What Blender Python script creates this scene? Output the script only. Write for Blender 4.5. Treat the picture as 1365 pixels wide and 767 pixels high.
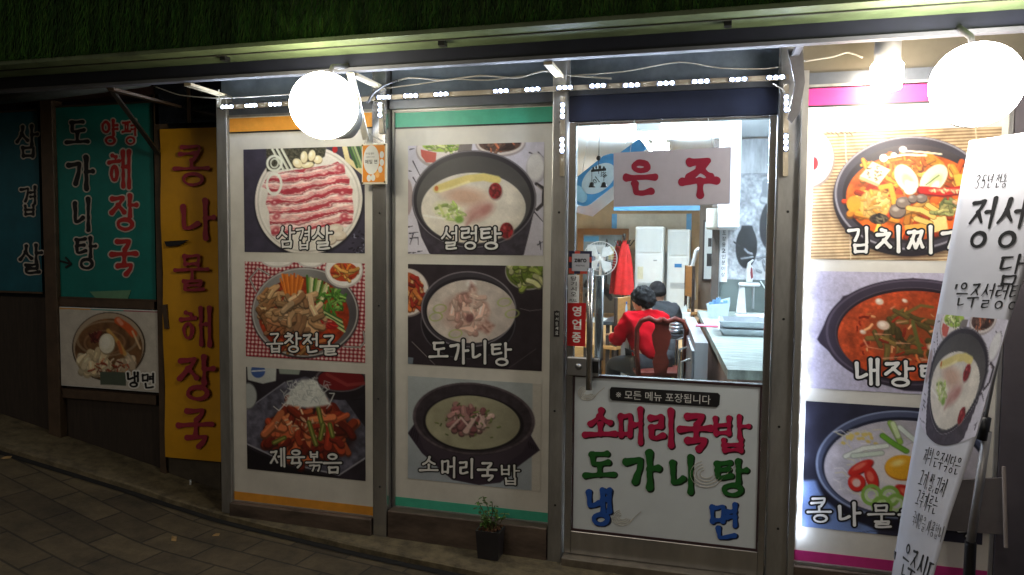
import bpy, bmesh, math, random
import numpy as np
from mathutils import Vector, Matrix
for o in list(bpy.data.objects): bpy.data.objects.remove(o)
SC = bpy.context.scene; COL = SC.collection
# ---------------------------------------------------------------- camera, world, sun, exposure
YAW, PIT, ROL, FPX = -0.269394232, -0.0578713913, -0.00896402554, 973.141626
CAM = np.array([0.0, -3.5, 1.53]); PW, PH = 1365.0, 767.0
def cam_axes():
    cy, sy, cp, sp, cr, sr = math.cos(YAW), math.sin(YAW), math.cos(PIT), math.sin(PIT), math.cos(ROL), math.sin(ROL)
    f = np.array([sy*cp, cy*cp, sp]); r = np.array([cy, -sy, 0.0]); d = np.cross(f, r)
    return np.array([cr*r+sr*d, -sr*r+cr*d, f])
AX = cam_axes()
cd = bpy.data.cameras.new('camera'); cam = bpy.data.objects.new('camera', cd); COL.objects.link(cam)
cd.sensor_width = 36; cd.lens = 36*FPX/PW; cd.clip_start = .05; cd.clip_end = 500
cam.matrix_world = Matrix([[AX[0][i], -AX[1][i], -AX[2][i], CAM[i]] for i in range(3)]+[[0, 0, 0, 1]])
SC.camera = cam
W = bpy.data.worlds.new('World'); SC.world = W; W.use_nodes = True
wn = W.node_tree.nodes; bg = wn['Background']; sky = wn.new('ShaderNodeTexSky'); sky.sky_type = 'NISHITA'
sky.sun_disc = False; sky.sun_elevation = math.radians(22); sky.sun_rotation = math.radians(190)
W.node_tree.links.new(sky.outputs[0], bg.inputs[0]); bg.inputs[1].default_value = 0.006
sl = bpy.data.lights.new('night_sun', 'SUN'); sun = bpy.data.objects.new('night_sun', sl); COL.objects.link(sun)
sl.energy = 0.27; sl.angle = math.radians(25); sl.color = (1, .88, .73)
sun.rotation_euler = (math.radians(62), 0, math.radians(-12))
GLOBE_L, GLOBE_R, BULB_R, LED, ROOM = 31.0, 70.0, 66.0, 700.0, 70.0
SC.view_settings.view_transform = 'Standard'; SC.view_settings.look = 'None'
SC.view_settings.exposure = 0; SC.view_settings.gamma = 1
SC.render.engine = 'CYCLES'; SC.cycles.use_denoising = True; SC.cycles.max_bounces = 6
SC.cycles.transparent_max_bounces = 8; SC.cycles.caustics_reflective = False; SC.cycles.caustics_refractive = False

# ---------------------------------------------------------------- geometry of the place (metres; facade on y = 0)
def ray(u, v): return AX.T @ np.array([(u-PW/2)/FPX, (v-PH/2)/FPX, 1.0])
def P(u, v, y=0.0):
    d = ray(u, v); return Vector(CAM+d*((y-CAM[1])/d[1]))
def Z(u, v, z):
    d = ray(u, v); return Vector(CAM+d*((z-CAM[2])/d[2]))
def gz(x):                                     # ground height along the street: rises to the left
    t = -2.8-x
    return .2*(math.log1p(math.exp(t/.08))*.08 if t < 2 else t) - .02*max(0, min(x, 8)+2.8) if x > -14 else .2*11.2
R = random.Random(7)
# ---------------------------------------------------------------- materials
def lin(c): return [((x/255)/12.92 if x/255 <= .04045 else ((x/255+.055)/1.055)**2.4) for x in c]
MATS = {}
def M(name, c, rough=.5, metal=0, var=.12, scale=14, bump=0, emit=None, es=0, stretch=None, spec=.5):
    if name in MATS: return MATS[name]
    m = bpy.data.materials.new(name); m.use_nodes = True; nt = m.node_tree; n = nt.nodes; L = nt.links.new
    b = n['Principled BSDF']; b.inputs['Roughness'].default_value = rough; b.inputs['Metallic'].default_value = metal
    b.inputs['Specular IOR Level'].default_value = spec
    c = lin(c)
    tc = n.new('ShaderNodeTexCoord'); mp = n.new('ShaderNodeMapping'); L(tc.outputs['Object'], mp.inputs[0])
    if stretch: mp.inputs['Scale'].default_value = stretch
    no = n.new('ShaderNodeTexNoise'); no.inputs['Scale'].default_value = scale; no.inputs['Detail'].default_value = 6; no.inputs['Roughness'].default_value = .65
    L(mp.outputs[0], no.inputs['Vector'])
    rp = n.new('ShaderNodeValToRGB'); L(no.outputs['Fac'], rp.inputs[0])
    rp.color_ramp.elements[0].position = .3; rp.color_ramp.elements[1].position = .72
    rp.color_ramp.elements[0].color = [x*(1-var) for x in c]+[1]; rp.color_ramp.elements[1].color = [min(1, x*(1+var)) for x in c]+[1]
    L(rp.outputs[0], b.inputs['Base Color'])
    if bump:
        bp = n.new('ShaderNodeBump'); bp.inputs['Strength'].default_value = bump; bp.inputs['Distance'].default_value = .01
        L(no.outputs['Fac'], bp.inputs['Height']); L(bp.outputs[0], b.inputs['Normal'])
    if emit:
        b.inputs['Emission Color'].default_value = lin(emit)+[1]; b.inputs['Emission Strength'].default_value = es
    MATS[name] = m; return m
def vcol_mat(name, rough=.45, spec=.4):
    if name in MATS: return MATS[name]
    m = bpy.data.materials.new(name); m.use_nodes = True; n = m.node_tree.nodes
    b = n['Principled BSDF']; b.inputs['Roughness'].default_value = rough; b.inputs['Specular IOR Level'].default_value = spec
    a = n.new('ShaderNodeAttribute'); a.attribute_name = 'Col'; m.node_tree.links.new(a.outputs['Color'], b.inputs['Base Color'])
    MATS[name] = m; return m
def glass_mat(name, tint=(240, 246, 246), refl=.06):
    if name in MATS: return MATS[name]
    m = bpy.data.materials.new(name); m.use_nodes = True; n = m.node_tree.nodes; L = m.node_tree.links.new
    n.remove(n['Principled BSDF']); t = n.new('ShaderNodeBsdfTransparent'); t.inputs[0].default_value = lin(tint)+[1]
    g = n.new('ShaderNodeBsdfGlossy'); g.inputs['Roughness'].default_value = .03
    f = n.new('ShaderNodeFresnel'); f.inputs[0].default_value = 1.4; mx = n.new('ShaderNodeMixShader')
    L(f.outputs[0], mx.inputs[0]); L(t.outputs[0], mx.inputs[1]); L(g.outputs[0], mx.inputs[2])
    df = n.new('ShaderNodeBsdfDiffuse'); m2 = n.new('ShaderNodeMixShader'); tc = n.new('ShaderNodeTexCoord'); mp = n.new('ShaderNodeMapping'); mp.inputs['Scale'].default_value = (14, 1, 1.6)
    no = n.new('ShaderNodeTexNoise'); no.inputs['Scale'].default_value = 1.5; no.inputs['Detail'].default_value = 7; mr = n.new('ShaderNodeMapRange')
    mr.inputs[1].default_value = .42; mr.inputs[2].default_value = .75; mr.inputs[3].default_value = .008; mr.inputs[4].default_value = .035
    L(tc.outputs['Object'], mp.inputs[0]); L(mp.outputs[0], no.inputs[0]); L(no.outputs[0], mr.inputs[0]); L(mr.outputs[0], m2.inputs[0]); L(mx.outputs[0], m2.inputs[1]); L(df.outputs[0], m2.inputs[2])
    L(m2.outputs[0], n['Material Output'].inputs[0]); MATS[name] = m; return m
def paving_mat(name, c1, c2, mortar, sx, sy, rot=0, bump=.5):
    m = bpy.data.materials.new(name); m.use_nodes = True; n = m.node_tree.nodes; L = m.node_tree.links.new
    b = n['Principled BSDF']; b.inputs['Roughness'].default_value = .8
    tc = n.new('ShaderNodeTexCoord'); mp = n.new('ShaderNodeMapping'); mp.inputs['Rotation'].default_value = (0, 0, rot); L(tc.outputs['Object'], mp.inputs[0])
    br = n.new('ShaderNodeTexBrick'); br.inputs['Scale'].default_value = 1; br.inputs['Brick Width'].default_value = sx; br.inputs['Row Height'].default_value = sy
    br.inputs['Mortar Size'].default_value = .007; br.inputs['Mortar Smooth'].default_value = .3
    br.inputs['Color1'].default_value = lin(c1)+[1]; br.inputs['Color2'].default_value = lin(c2)+[1]; br.inputs['Mortar'].default_value = lin(mortar)+[1]
    L(mp.outputs[0], br.inputs[0])
    no = n.new('ShaderNodeTexNoise'); no.inputs['Scale'].default_value = 5; no.inputs['Detail'].default_value = 9; no.inputs['Roughness'].default_value = .75; L(tc.outputs['Object'], no.inputs[0])
    rp = n.new('ShaderNodeValToRGB'); rp.color_ramp.elements[0].position = .3; rp.color_ramp.elements[1].position = .75
    rp.color_ramp.elements[0].color = (.35, .35, .35, 1); rp.color_ramp.elements[1].color = (1.35, 1.3, 1.2, 1); L(no.outputs[0], rp.inputs[0])
    mx = n.new('ShaderNodeMixRGB'); mx.blend_type = 'MULTIPLY'; mx.inputs[0].default_value = 1
    L(br.outputs['Color'], mx.inputs[1]); L(rp.outputs[0], mx.inputs[2]); L(mx.outputs[0], b.inputs['Base Color'])
    bp = n.new('ShaderNodeBump'); bp.inputs['Strength'].default_value = bump; bp.inputs['Distance'].default_value = .02
    ad = n.new('ShaderNodeMath'); ad.operation = 'SUBTRACT'; L(no.outputs[0], ad.inputs[0]); L(br.outputs['Fac'], ad.inputs[1]); L(ad.outputs[0], bp.inputs['Height']); L(bp.outputs[0], b.inputs['Normal'])
    return m
ALU = M('aluminium', (150, 148, 144), .40, .7, .32, 9, .08, stretch=(1, 1, .25))
ALU2 = M('polished_aluminium', (170, 168, 166), .25, .85, .28, 9, .05, stretch=(1, 1, .2))
DARK = M('dark_paint', (38, 40, 50), .5, 0, .25, 10)
NAVY = M('navy_header_paint', (30, 37, 58), .4, .1, .2, 6)
BROWN = M('brown_frame', (74, 58, 44), .5, 0, .3, 12)
BLACK = M('black_plastic', (22, 22, 24), .4, 0, .1)
WHITE = M('white_plastic', (225, 228, 226), .4, 0, .04)
STEEL = M('stainless_steel', (190, 192, 196), .28, .9, .1, 10, stretch=(1, 1, .1))
INK = M('black_ink', (20, 19, 22), .5, 0, .1)
WINK = M('white_ink', (225, 224, 220), .5, 0, .05)
VC = vcol_mat('printed_photo')

# ---------------------------------------------------------------- mesh builder
class MB:
    def __init__(s): s.v = []; s.f = []
    def add(s, vs, fs):
        k = len(s.v); s.v += [tuple(v) for v in vs]; s.f += [tuple(i+k for i in f) for f in fs]; return s
    def box(s, a, b, mat=None):
        x0, y0, z0 = a; x1, y1, z1 = b
        vs = [Vector(p) for p in ((x0,y0,z0),(x1,y0,z0),(x1,y1,z0),(x0,y1,z0),(x0,y0,z1),(x1,y0,z1),(x1,y1,z1),(x0,y1,z1))]
        if mat: vs = [mat @ v for v in vs]
        return s.add(vs, [(0,3,2,1),(4,5,6,7),(0,1,5,4),(1,2,6,5),(2,3,7,6),(3,0,4,7)])
    def cbox(s, c, d, mat=None):
        return s.box([c[i]-d[i]/2 for i in range(3)], [c[i]+d[i]/2 for i in range(3)], mat)
    def bar(s, a, b, w, h=None, up=(0, 0, 1)):
        a, b = Vector(a), Vector(b); h = h or w; t = (b-a).normalized(); u = Vector(up)
        if abs(t.dot(u)) > .98: u = Vector((0, 1, 0))
        x = t.cross(u).normalized()*w/2; y = x.cross(t).normalized()*h/2
        vs = [p+q for p in (a, b) for q in (-x-y, x-y, x+y, -x+y)]
        return s.add(vs, [(3,2,1,0),(4,5,6,7),(0,1,5,4),(1,2,6,5),(2,3,7,6),(3,0,4,7)])
    def tube(s, pts, r, n=8, closed=False):
        pts = [Vector(p) for p in pts]; m = len(pts); rs = r if isinstance(r, (list, tuple)) else [r]*m
        rings = []; up = None
        for i, p in enumerate(pts):
            t = (pts[(i+1) % m if closed else min(i+1, m-1)]-pts[(i-1) % m if closed else max(i-1, 0)]).normalized()
            if up is None: up = Vector((0, 0, 1)) if abs(t.z) < .9 else Vector((0, 1, 0))
            x = t.cross(up).normalized(); up = x.cross(t).normalized()
            rings.append([p+(x*math.cos(k*2*math.pi/n)+up*math.sin(k*2*math.pi/n))*rs[i] for k in range(n)])
        k0 = len(s.v)
        for rg in rings: s.v += [tuple(v) for v in rg]
        for i in range(m if closed else m-1):
            j = (i+1) % m
            for k in range(n): s.f.append((k0+i*n+k, k0+i*n+(k+1) % n, k0+j*n+(k+1) % n, k0+j*n+k))
        if not closed: s.f.append(tuple(k0+k for k in range(n))[::-1]); s.f.append(tuple(k0+(m-1)*n+k for k in range(n)))
        return s
    def lathe(s, prof, c=(0, 0, 0), n=24, mat=None):
        c = Vector(c); k0 = len(s.v)
        for r, z in prof:
            for k in range(n):
                a = 2*math.pi*k/n; p = Vector((r*math.cos(a), r*math.sin(a), z)); s.v.append(tuple((mat @ p if mat else p)+c))
        for i in range(len(prof)-1):
            for k in range(n): s.f.append((k0+i*n+k, k0+i*n+(k+1) % n, k0+(i+1)*n+(k+1) % n, k0+(i+1)*n+k))
        s.f.append(tuple(k0+k for k in range(n))[::-1]); s.f.append(tuple(k0+(len(prof)-1)*n+k for k in range(n)))
        return s
    def prism(s, pts, dvec):                       # extruded polygon
        n = len(pts); d = Vector(dvec); a = [Vector(p) for p in pts]
        return s.add(a+[p+d for p in a], [tuple(range(n))[::-1], tuple(range(n, 2*n))]+[(i, (i+1) % n, n+(i+1) % n, n+i) for i in range(n)])
    def ellipsoid(s, c, r, n=20, m=12, mat=None):
        prof = [(math.sin(math.pi*i/m)*1.0+1e-4, -math.cos(math.pi*i/m)) for i in range(m+1)]
        T = Matrix.Diagonal((r[0], r[1], r[2]))
        if mat: T = mat.to_3x3() @ T
        return s.lathe(prof, c, n, T)
    def build(s, name, mat, parent=None, smooth=False, bevel=0):
        me = bpy.data.meshes.new(name); me.from_pydata(s.v, [], s.f); me.materials.append(mat)
        if smooth: me.polygons.foreach_set('use_smooth', [True]*len(me.polygons))
        return link(name, me, parent, bevel)
class MBS(MB):                                      # builder that scales about a foot point
    def __init__(s, k, c): super().__init__(); s.k, s.c = k, Vector(c)
    def build(s, *a, **q): s.v = [tuple(s.c+(Vector(v)-s.c)*s.k) for v in s.v]; return super().build(*a, **q)
def link(name, me, parent=None, bevel=0):
    me.update(); o = bpy.data.objects.new(name, me); COL.objects.link(o)
    if parent:
        o.parent = parent
        w = parent.location.copy(); q = parent.parent
        while q: w += q.location; q = q.parent
        me.transform(Matrix.Translation(-w))
    if bevel:
        md = o.modifiers.new('bevel', 'BEVEL'); md.width = bevel; md.segments = 2; md.limit_method = 'ANGLE'
    return o
def tag(o, label, cat, group=None, kind=None):
    if label: o['label'] = label
    if cat: o['category'] = cat
    if group: o['group'] = group
    if kind: o['kind'] = kind
    return o
def thing(name, loc, label, cat, group=None):
    o = bpy.data.objects.new(name, None); COL.objects.link(o); o.location = Vector(loc); o.empty_display_size = .1
    return tag(o, label, cat, group)
def solo(o, label, cat, group=None):               # move the origin of a single-mesh thing to its base
    c = [Vector(v.co) for v in o.data.vertices]; b = Vector((sum(p.x for p in c)/len(c), sum(p.y for p in c)/len(c), min(p.z for p in c)))
    o.data.transform(Matrix.Translation(-b)); o.location = b; return tag(o, label, cat, group)
def copy_tree(o, parent=None):
    c = o.copy(); COL.objects.link(c); c.parent = parent
    for ch in list(o.children): copy_tree(ch, c)
    return c

# ---------------------------------------------------------------- brush lettering (Hangul from strokes, outlined by marching squares)
CIRC = [(.5+.40*math.sin(a), .5-.42*math.cos(a)) for a in [i*2*math.pi/14 for i in range(15)]]
def sh(st, x0, y0, x1, y1): return [[(x0+x*(x1-x0), y0+y*(y1-y0)) for x, y in p] for p in st]
CO = {'ㄱ': [[(.08,.18),(.5,.14),(.86,.1),(.80,.5),(.58,.98)]],
 'ㄴ': [[(.14,.05),(.18,.5),(.2,.84),(.55,.82),(.95,.68)]],
 'ㄷ': [[(.1,.16),(.88,.1)], [(.16,.16),(.16,.84),(.5,.86),(.95,.76)]],
 'ㄹ': [[(.1,.12),(.5,.1),(.86,.06),(.82,.44)], [(.16,.5),(.82,.44)], [(.16,.5),(.15,.88),(.5,.92),(.96,.82)]],
 'ㅁ': [[(.14,.1),(.18,.92)], [(.14,.14),(.5,.12),(.88,.08),(.84,.92)], [(.18,.86),(.84,.84)]],
 'ㅂ': [[(.14,.04),(.18,.94)], [(.84,.02),(.84,.94)], [(.16,.46),(.84,.42)], [(.18,.88),(.84,.86)]],
 'ㅅ': [[(.55,.02),(.48,.38),(.28,.72),(.02,.96)], [(.46,.42),(.7,.68),(.98,.88)]],
 'ㅇ': [CIRC],
 'ㅈ': [[(.1,.14),(.5,.12),(.88,.06),(.6,.45),(.05,.96)], [(.52,.5),(.95,.92)]],
 'ㅊ': [[(.38,.0),(.62,.06)], [(.08,.28),(.5,.26),(.9,.2),(.6,.56),(.05,.98)], [(.52,.58),(.95,.96)]],
 'ㅋ': [[(.04,.02),(.5,-.02),(.9,-.04),(.84,.5),(.62,1.08)], [(-.06,.66),(.8,.52)]],
 'ㅌ': [[(.1,.1),(.88,.04)], [(.14,.48),(.8,.42)], [(.16,.1),(.16,.88),(.5,.9),(.95,.8)]],
 'ㅍ': [[(.06,.14),(.92,.08)], [(.34,.14),(.36,.84)], [(.66,.12),(.64,.84)], [(.02,.9),(.98,.84)]],
 'ㅎ': [[(.36,.0),(.64,.05)], [(.05,.26),(.95,.2)], sh([CIRC], .16, .36, .84, 1.0)[0]]}
CO['ㄲ'] = sh(CO['ㄱ'], 0, 0, .5, 1)+sh(CO['ㄱ'], .5, 0, 1, 1)
CO['ㅉ'] = sh(CO['ㅈ'], 0, 0, .52, 1)+sh(CO['ㅈ'], .48, 0, 1, 1)
CO['ㅆ'] = sh(CO['ㅅ'], 0, 0, .52, 1)+sh(CO['ㅅ'], .48, 0, 1, 1)
CO['ㄸ'] = sh(CO['ㄷ'], 0, 0, .5, 1)+sh(CO['ㄷ'], .5, 0, 1, 1); CO['ㅃ'] = sh(CO['ㅂ'], 0, 0, .48, 1)+sh(CO['ㅂ'], .52, 0, 1, 1)
INI = 'ㄱㄲㄴㄷㄸㄹㅁㅂㅃㅅㅆㅇㅈㅉㅊㅋㅌㅍㅎ'
FIN = ['', 'ㄱ','ㄲ','ㄱㅅ','ㄴ','ㄴㅈ','ㄴㅎ','ㄷ','ㄹ','ㄹㄱ','ㄹㅁ','ㄹㅂ','ㄹㅅ','ㄹㅌ','ㄹㅍ','ㄹㅎ','ㅁ','ㅂ','ㅂㅅ','ㅅ','ㅆ','ㅇ','ㅈ','ㅊ','ㅋ','ㅌ','ㅍ','ㅎ']
VERT = {0: [[(.35,.0),(.38,1)], [(.4,.46),(.98,.44)]], 1: [[(.2,.0),(.24,.98)], [(.24,.44),(.52,.43)], [(.78,.0),(.8,1)]],
 2: [[(.35,.0),(.38,1)], [(.4,.34),(.95,.32)], [(.4,.6),(.95,.58)]], 4: [[(.7,.0),(.72,1)], [(.1,.46),(.7,.43)]],
 5: [[(.42,.04),(.44,.96)], [(.05,.46),(.42,.43)], [(.85,.0),(.87,1)]], 6: [[(.7,.0),(.72,1)], [(.1,.34),(.7,.31)], [(.1,.6),(.7,.57)]],
 7: [[(.42,.04),(.44,.96)], [(.02,.34),(.42,.31)], [(.02,.6),(.42,.57)], [(.85,.0),(.87,1)]], 20: [[(.55,.0),(.57,1)]]}
HORZ = {8: [[(.5,.0),(.5,.7)], [(.0,.8),(.5,.74),(1,.72)]], 12: [[(.33,.0),(.35,.7)], [(.67,.0),(.65,.7)], [(.0,.8),(1,.72)]],
 13: [[(.0,.24),(.5,.18),(1,.16)], [(.52,.22),(.52,1)]], 17: [[(.0,.24),(1,.16)], [(.32,.22),(.28,.95)], [(.68,.2),(.72,1)]], 18: [[(.0,.5),(.5,.46),(1,.42)]]}
COMP = {19: (18, 20), 16: (13, 20), 11: (8, 20), 9: (8, 0), 14: (13, 4)}
def syl(ch):
    k = ord(ch)-0xAC00
    if ch == ',': return [[(.3,.85),(.2,1.05)]]
    if ch == '“': return [[(.3,.1),(.2,.3)], [(.6,.1),(.5,.3)]]
    if ch == '.': return [[(.4,.9),(.45,.92)]]
    if ch == '3': return [[(.2,.1),(.6,.02),(.8,.22),(.4,.45),(.8,.65),(.6,.95),(.15,.9)]]
    if ch == '5': return [[(.8,.05),(.35,.05),(.25,.45),(.6,.38),(.8,.65),(.6,.95),(.15,.9)]]
    if k < 0 or k > 11171: return []
    i, v, f = INI[k//588], (k % 588)//28, FIN[k % 28]; C = CO[i]; out = []
    if v in VERT:
        wide = v in (1, 5, 7); xs = .5 if wide else .56
        if f: out += sh(C, .0, .02, xs-.02, .52)+sh(VERT[v], xs+.03, .0, 1, .60)
        else: out += sh(C, .0, .12, xs-.02, .84)+sh(VERT[v], xs+.03, .0, 1, 1)
    elif v in HORZ:
        if f: out += sh(C, .2, .0, .8, .29)+sh(HORZ[v], .0, .34, 1, .62 if v not in (13, 17) else .70)
        else: out += sh(C, .16, .0, .84, .52)+sh(HORZ[v], .0, .52, 1, 1)
    else:
        a, b = COMP[v]; out += sh(C, .08, .02, .58, .45)+sh(HORZ[a], .0, .45, .68, .8)+sh(VERT[b], .7, .0, 1, 1)
    if f:
        y0 = .66 if v not in (13, 17) else .70
        if len(f) == 2: out += sh(CO[f[0]], .12, y0, .5, 1)+sh(CO[f[1]], .52, y0, .9, 1)
        else: out += sh(CO[f], .2, y0, .9, 1)
    return out
def cat(pts, n=5):
    p = [np.array(q, float) for q in pts]
    if len(p) == 2: return [p[0]+(p[1]-p[0])*t for t in np.linspace(0, 1, n+1)]
    out = []
    for i in range(len(p)-1):
        a, b, c, d = p[max(i-1, 0)], p[i], p[i+1], p[min(i+2, len(p)-1)]
        for t in np.arange(n)/n:
            q = .5*((2*b)+(c-a)*t*.6+(2*a-5*b+4*c-d)*t*t*.3+(3*b-a-3*c+d)*t**3*.3) if False else b*(1-t)+c*t+ (t*(1-t))*((1-t)*(c-a)*.5-(t)*(d-b)*.5-(1-2*t)*(c-b))*.6
            out.append(q)
    return out+[p[-1]]
def glyph(ch, box, w, grow, res, style):
    x0, y0, x1, y1 = box; bw, bh = x1-x0, y1-y0; s = math.sqrt(bw*bh); rw = w*s
    pad = rw*1.6+grow+s*.02; cell = s/res
    nx, ny = int((bw+2*pad)/cell)+1, int((bh+2*pad)/cell)+1
    gx = x0-pad+np.arange(nx)*cell; gy = y0-pad+np.arange(ny)*cell; X, Y = np.meshgrid(gx, gy)
    D = np.full(X.shape, 1e9); rr = random.Random(ord(ch)*7+int(box[0]*10)); rw *= min(1.12, max(.74, (5.2/max(1, len(syl(ch))))**.5))*(.80 if ch == '콩' else 1)
    for st in syl(ch):
        cl = len(st) > 12
        q = [np.array((x0+a*bw, y0+b*bh)) for a, b in (st if cl else cat(st))]
        m = len(q)-1
        for i in range(m):
            def wd(t):
                if cl: return .86+.14*math.sin(t*6.28+.8)
                if style == 'brush': return 1.22-.55*math.sin(math.pi*min(1, t*1.02))**.7*.75+.12*(t > .9)*0 - .1*t
                if style == 'pen': return 1.12-.5*t
                return 1.1-.2*math.sin(math.pi*t)-.12*t
            ra, rb = wd(i/m)*rw, wd((i+1)/m)*rw
            a, b = q[i], q[i+1]; ab = b-a; l2 = max(ab@ab, 1e-9)
            t = np.clip(((X-a[0])*ab[0]+(Y-a[1])*ab[1])/l2, 0, 1)
            D = np.minimum(D, np.hypot(X-a[0]-ab[0]*t, Y-a[1]-ab[1]*t)-(ra+(rb-ra)*t))
    if style == 'brush':
        p1, p2 = rr.random()*6, rr.random()*6; k = 2*math.pi/s
        D = D+s*.0055*(np.sin(X*k*2.6+p1+1.2*np.sin(Y*k*2))+np.sin(Y*k*2.9+p2+1.2*np.sin(X*k*1.8)))
    D = D-grow
    vs, fs, em = [], [], {}
    def vert(key, p):
        if key not in em: em[key] = len(vs); vs.append(p)
        return em[key]
    ins = D < 0
    cellany = ins[:-1, :-1] | ins[1:, :-1] | ins[:-1, 1:] | ins[1:, 1:]
    for j, i in zip(*np.nonzero(cellany)):
        cs = [(j, i), (j, i+1), (j+1, i+1), (j+1, i)]; poly = []
        for k in range(4):
            c, d = cs[k], cs[(k+1) % 4]
            if ins[c]: poly.append(vert(c, (gx[c[1]], gy[c[0]])))
            if ins[c] != ins[d]:
                t = D[c]/(D[c]-D[d]); key = (c, d) if c < d else (d, c)
                poly.append(vert(key, (gx[c[1]]+(gx[d[1]]-gx[c[1]])*t, gy[c[0]]+(gy[d[0]]-gy[c[0]])*t)))
        if len(poly) >= 3: fs.append(tuple(poly[::-1]))
    return vs, fs
def brush(name, chars, mat, parent, mp, w=.065, grow=0, res=40, style='title', off=.0):
    """chars: (syllable, x0, y0, x1, y1) in a flat y-down space; mp(x, y, lift) gives the place in the world."""
    mb = MB()
    for k, (ch, *box) in enumerate(chars):
        v, f = glyph(ch, box, w, grow, res, style); mb.add([mp(a, b, off+.0003*(k % 2)) for a, b in v], f)
    return mb.build(name, mat, parent)
def on_plane(y): return lambda a, b, l=0: P(a, b, y-l)
def noto(name, text, mat, parent, p0, xdir, zdir, h, bold=.012, wmax=None, vertical=False):
    """plain printed text with the built-in font; p0 = lower left, xdir, zdir unit vectors"""
    c = bpy.data.curves.new(name, 'FONT'); c.body = '\n'.join(text) if vertical else text; c.offset = bold; c.resolution_u = 3
    if vertical: c.space_line = .95
    o = bpy.data.objects.new(name, c); COL.objects.link(o)
    me = bpy.data.meshes.new_from_object(o.evaluated_get(bpy.context.evaluated_depsgraph_get())); bpy.data.objects.remove(o); bpy.data.curves.remove(c)
    co = np.empty(len(me.vertices)*3); me.vertices.foreach_get('co', co); co = co.reshape(-1, 3)
    lo, hi = co.min(0), co.max(0); s = h/(hi[1]-lo[1]); sx = s if not wmax else wmax/(hi[0]-lo[0])
    A, B, O = np.array(xdir), np.array(zdir), np.array(p0)
    co = O+np.outer((co[:, 0]-lo[0])*sx, A)+np.outer((co[:, 1]-lo[1])*s, B)
    me.vertices.foreach_set('co', co.ravel()); me.materials.clear(); me.materials.append(mat); me.name = name
    return link(name, me, parent)

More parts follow.
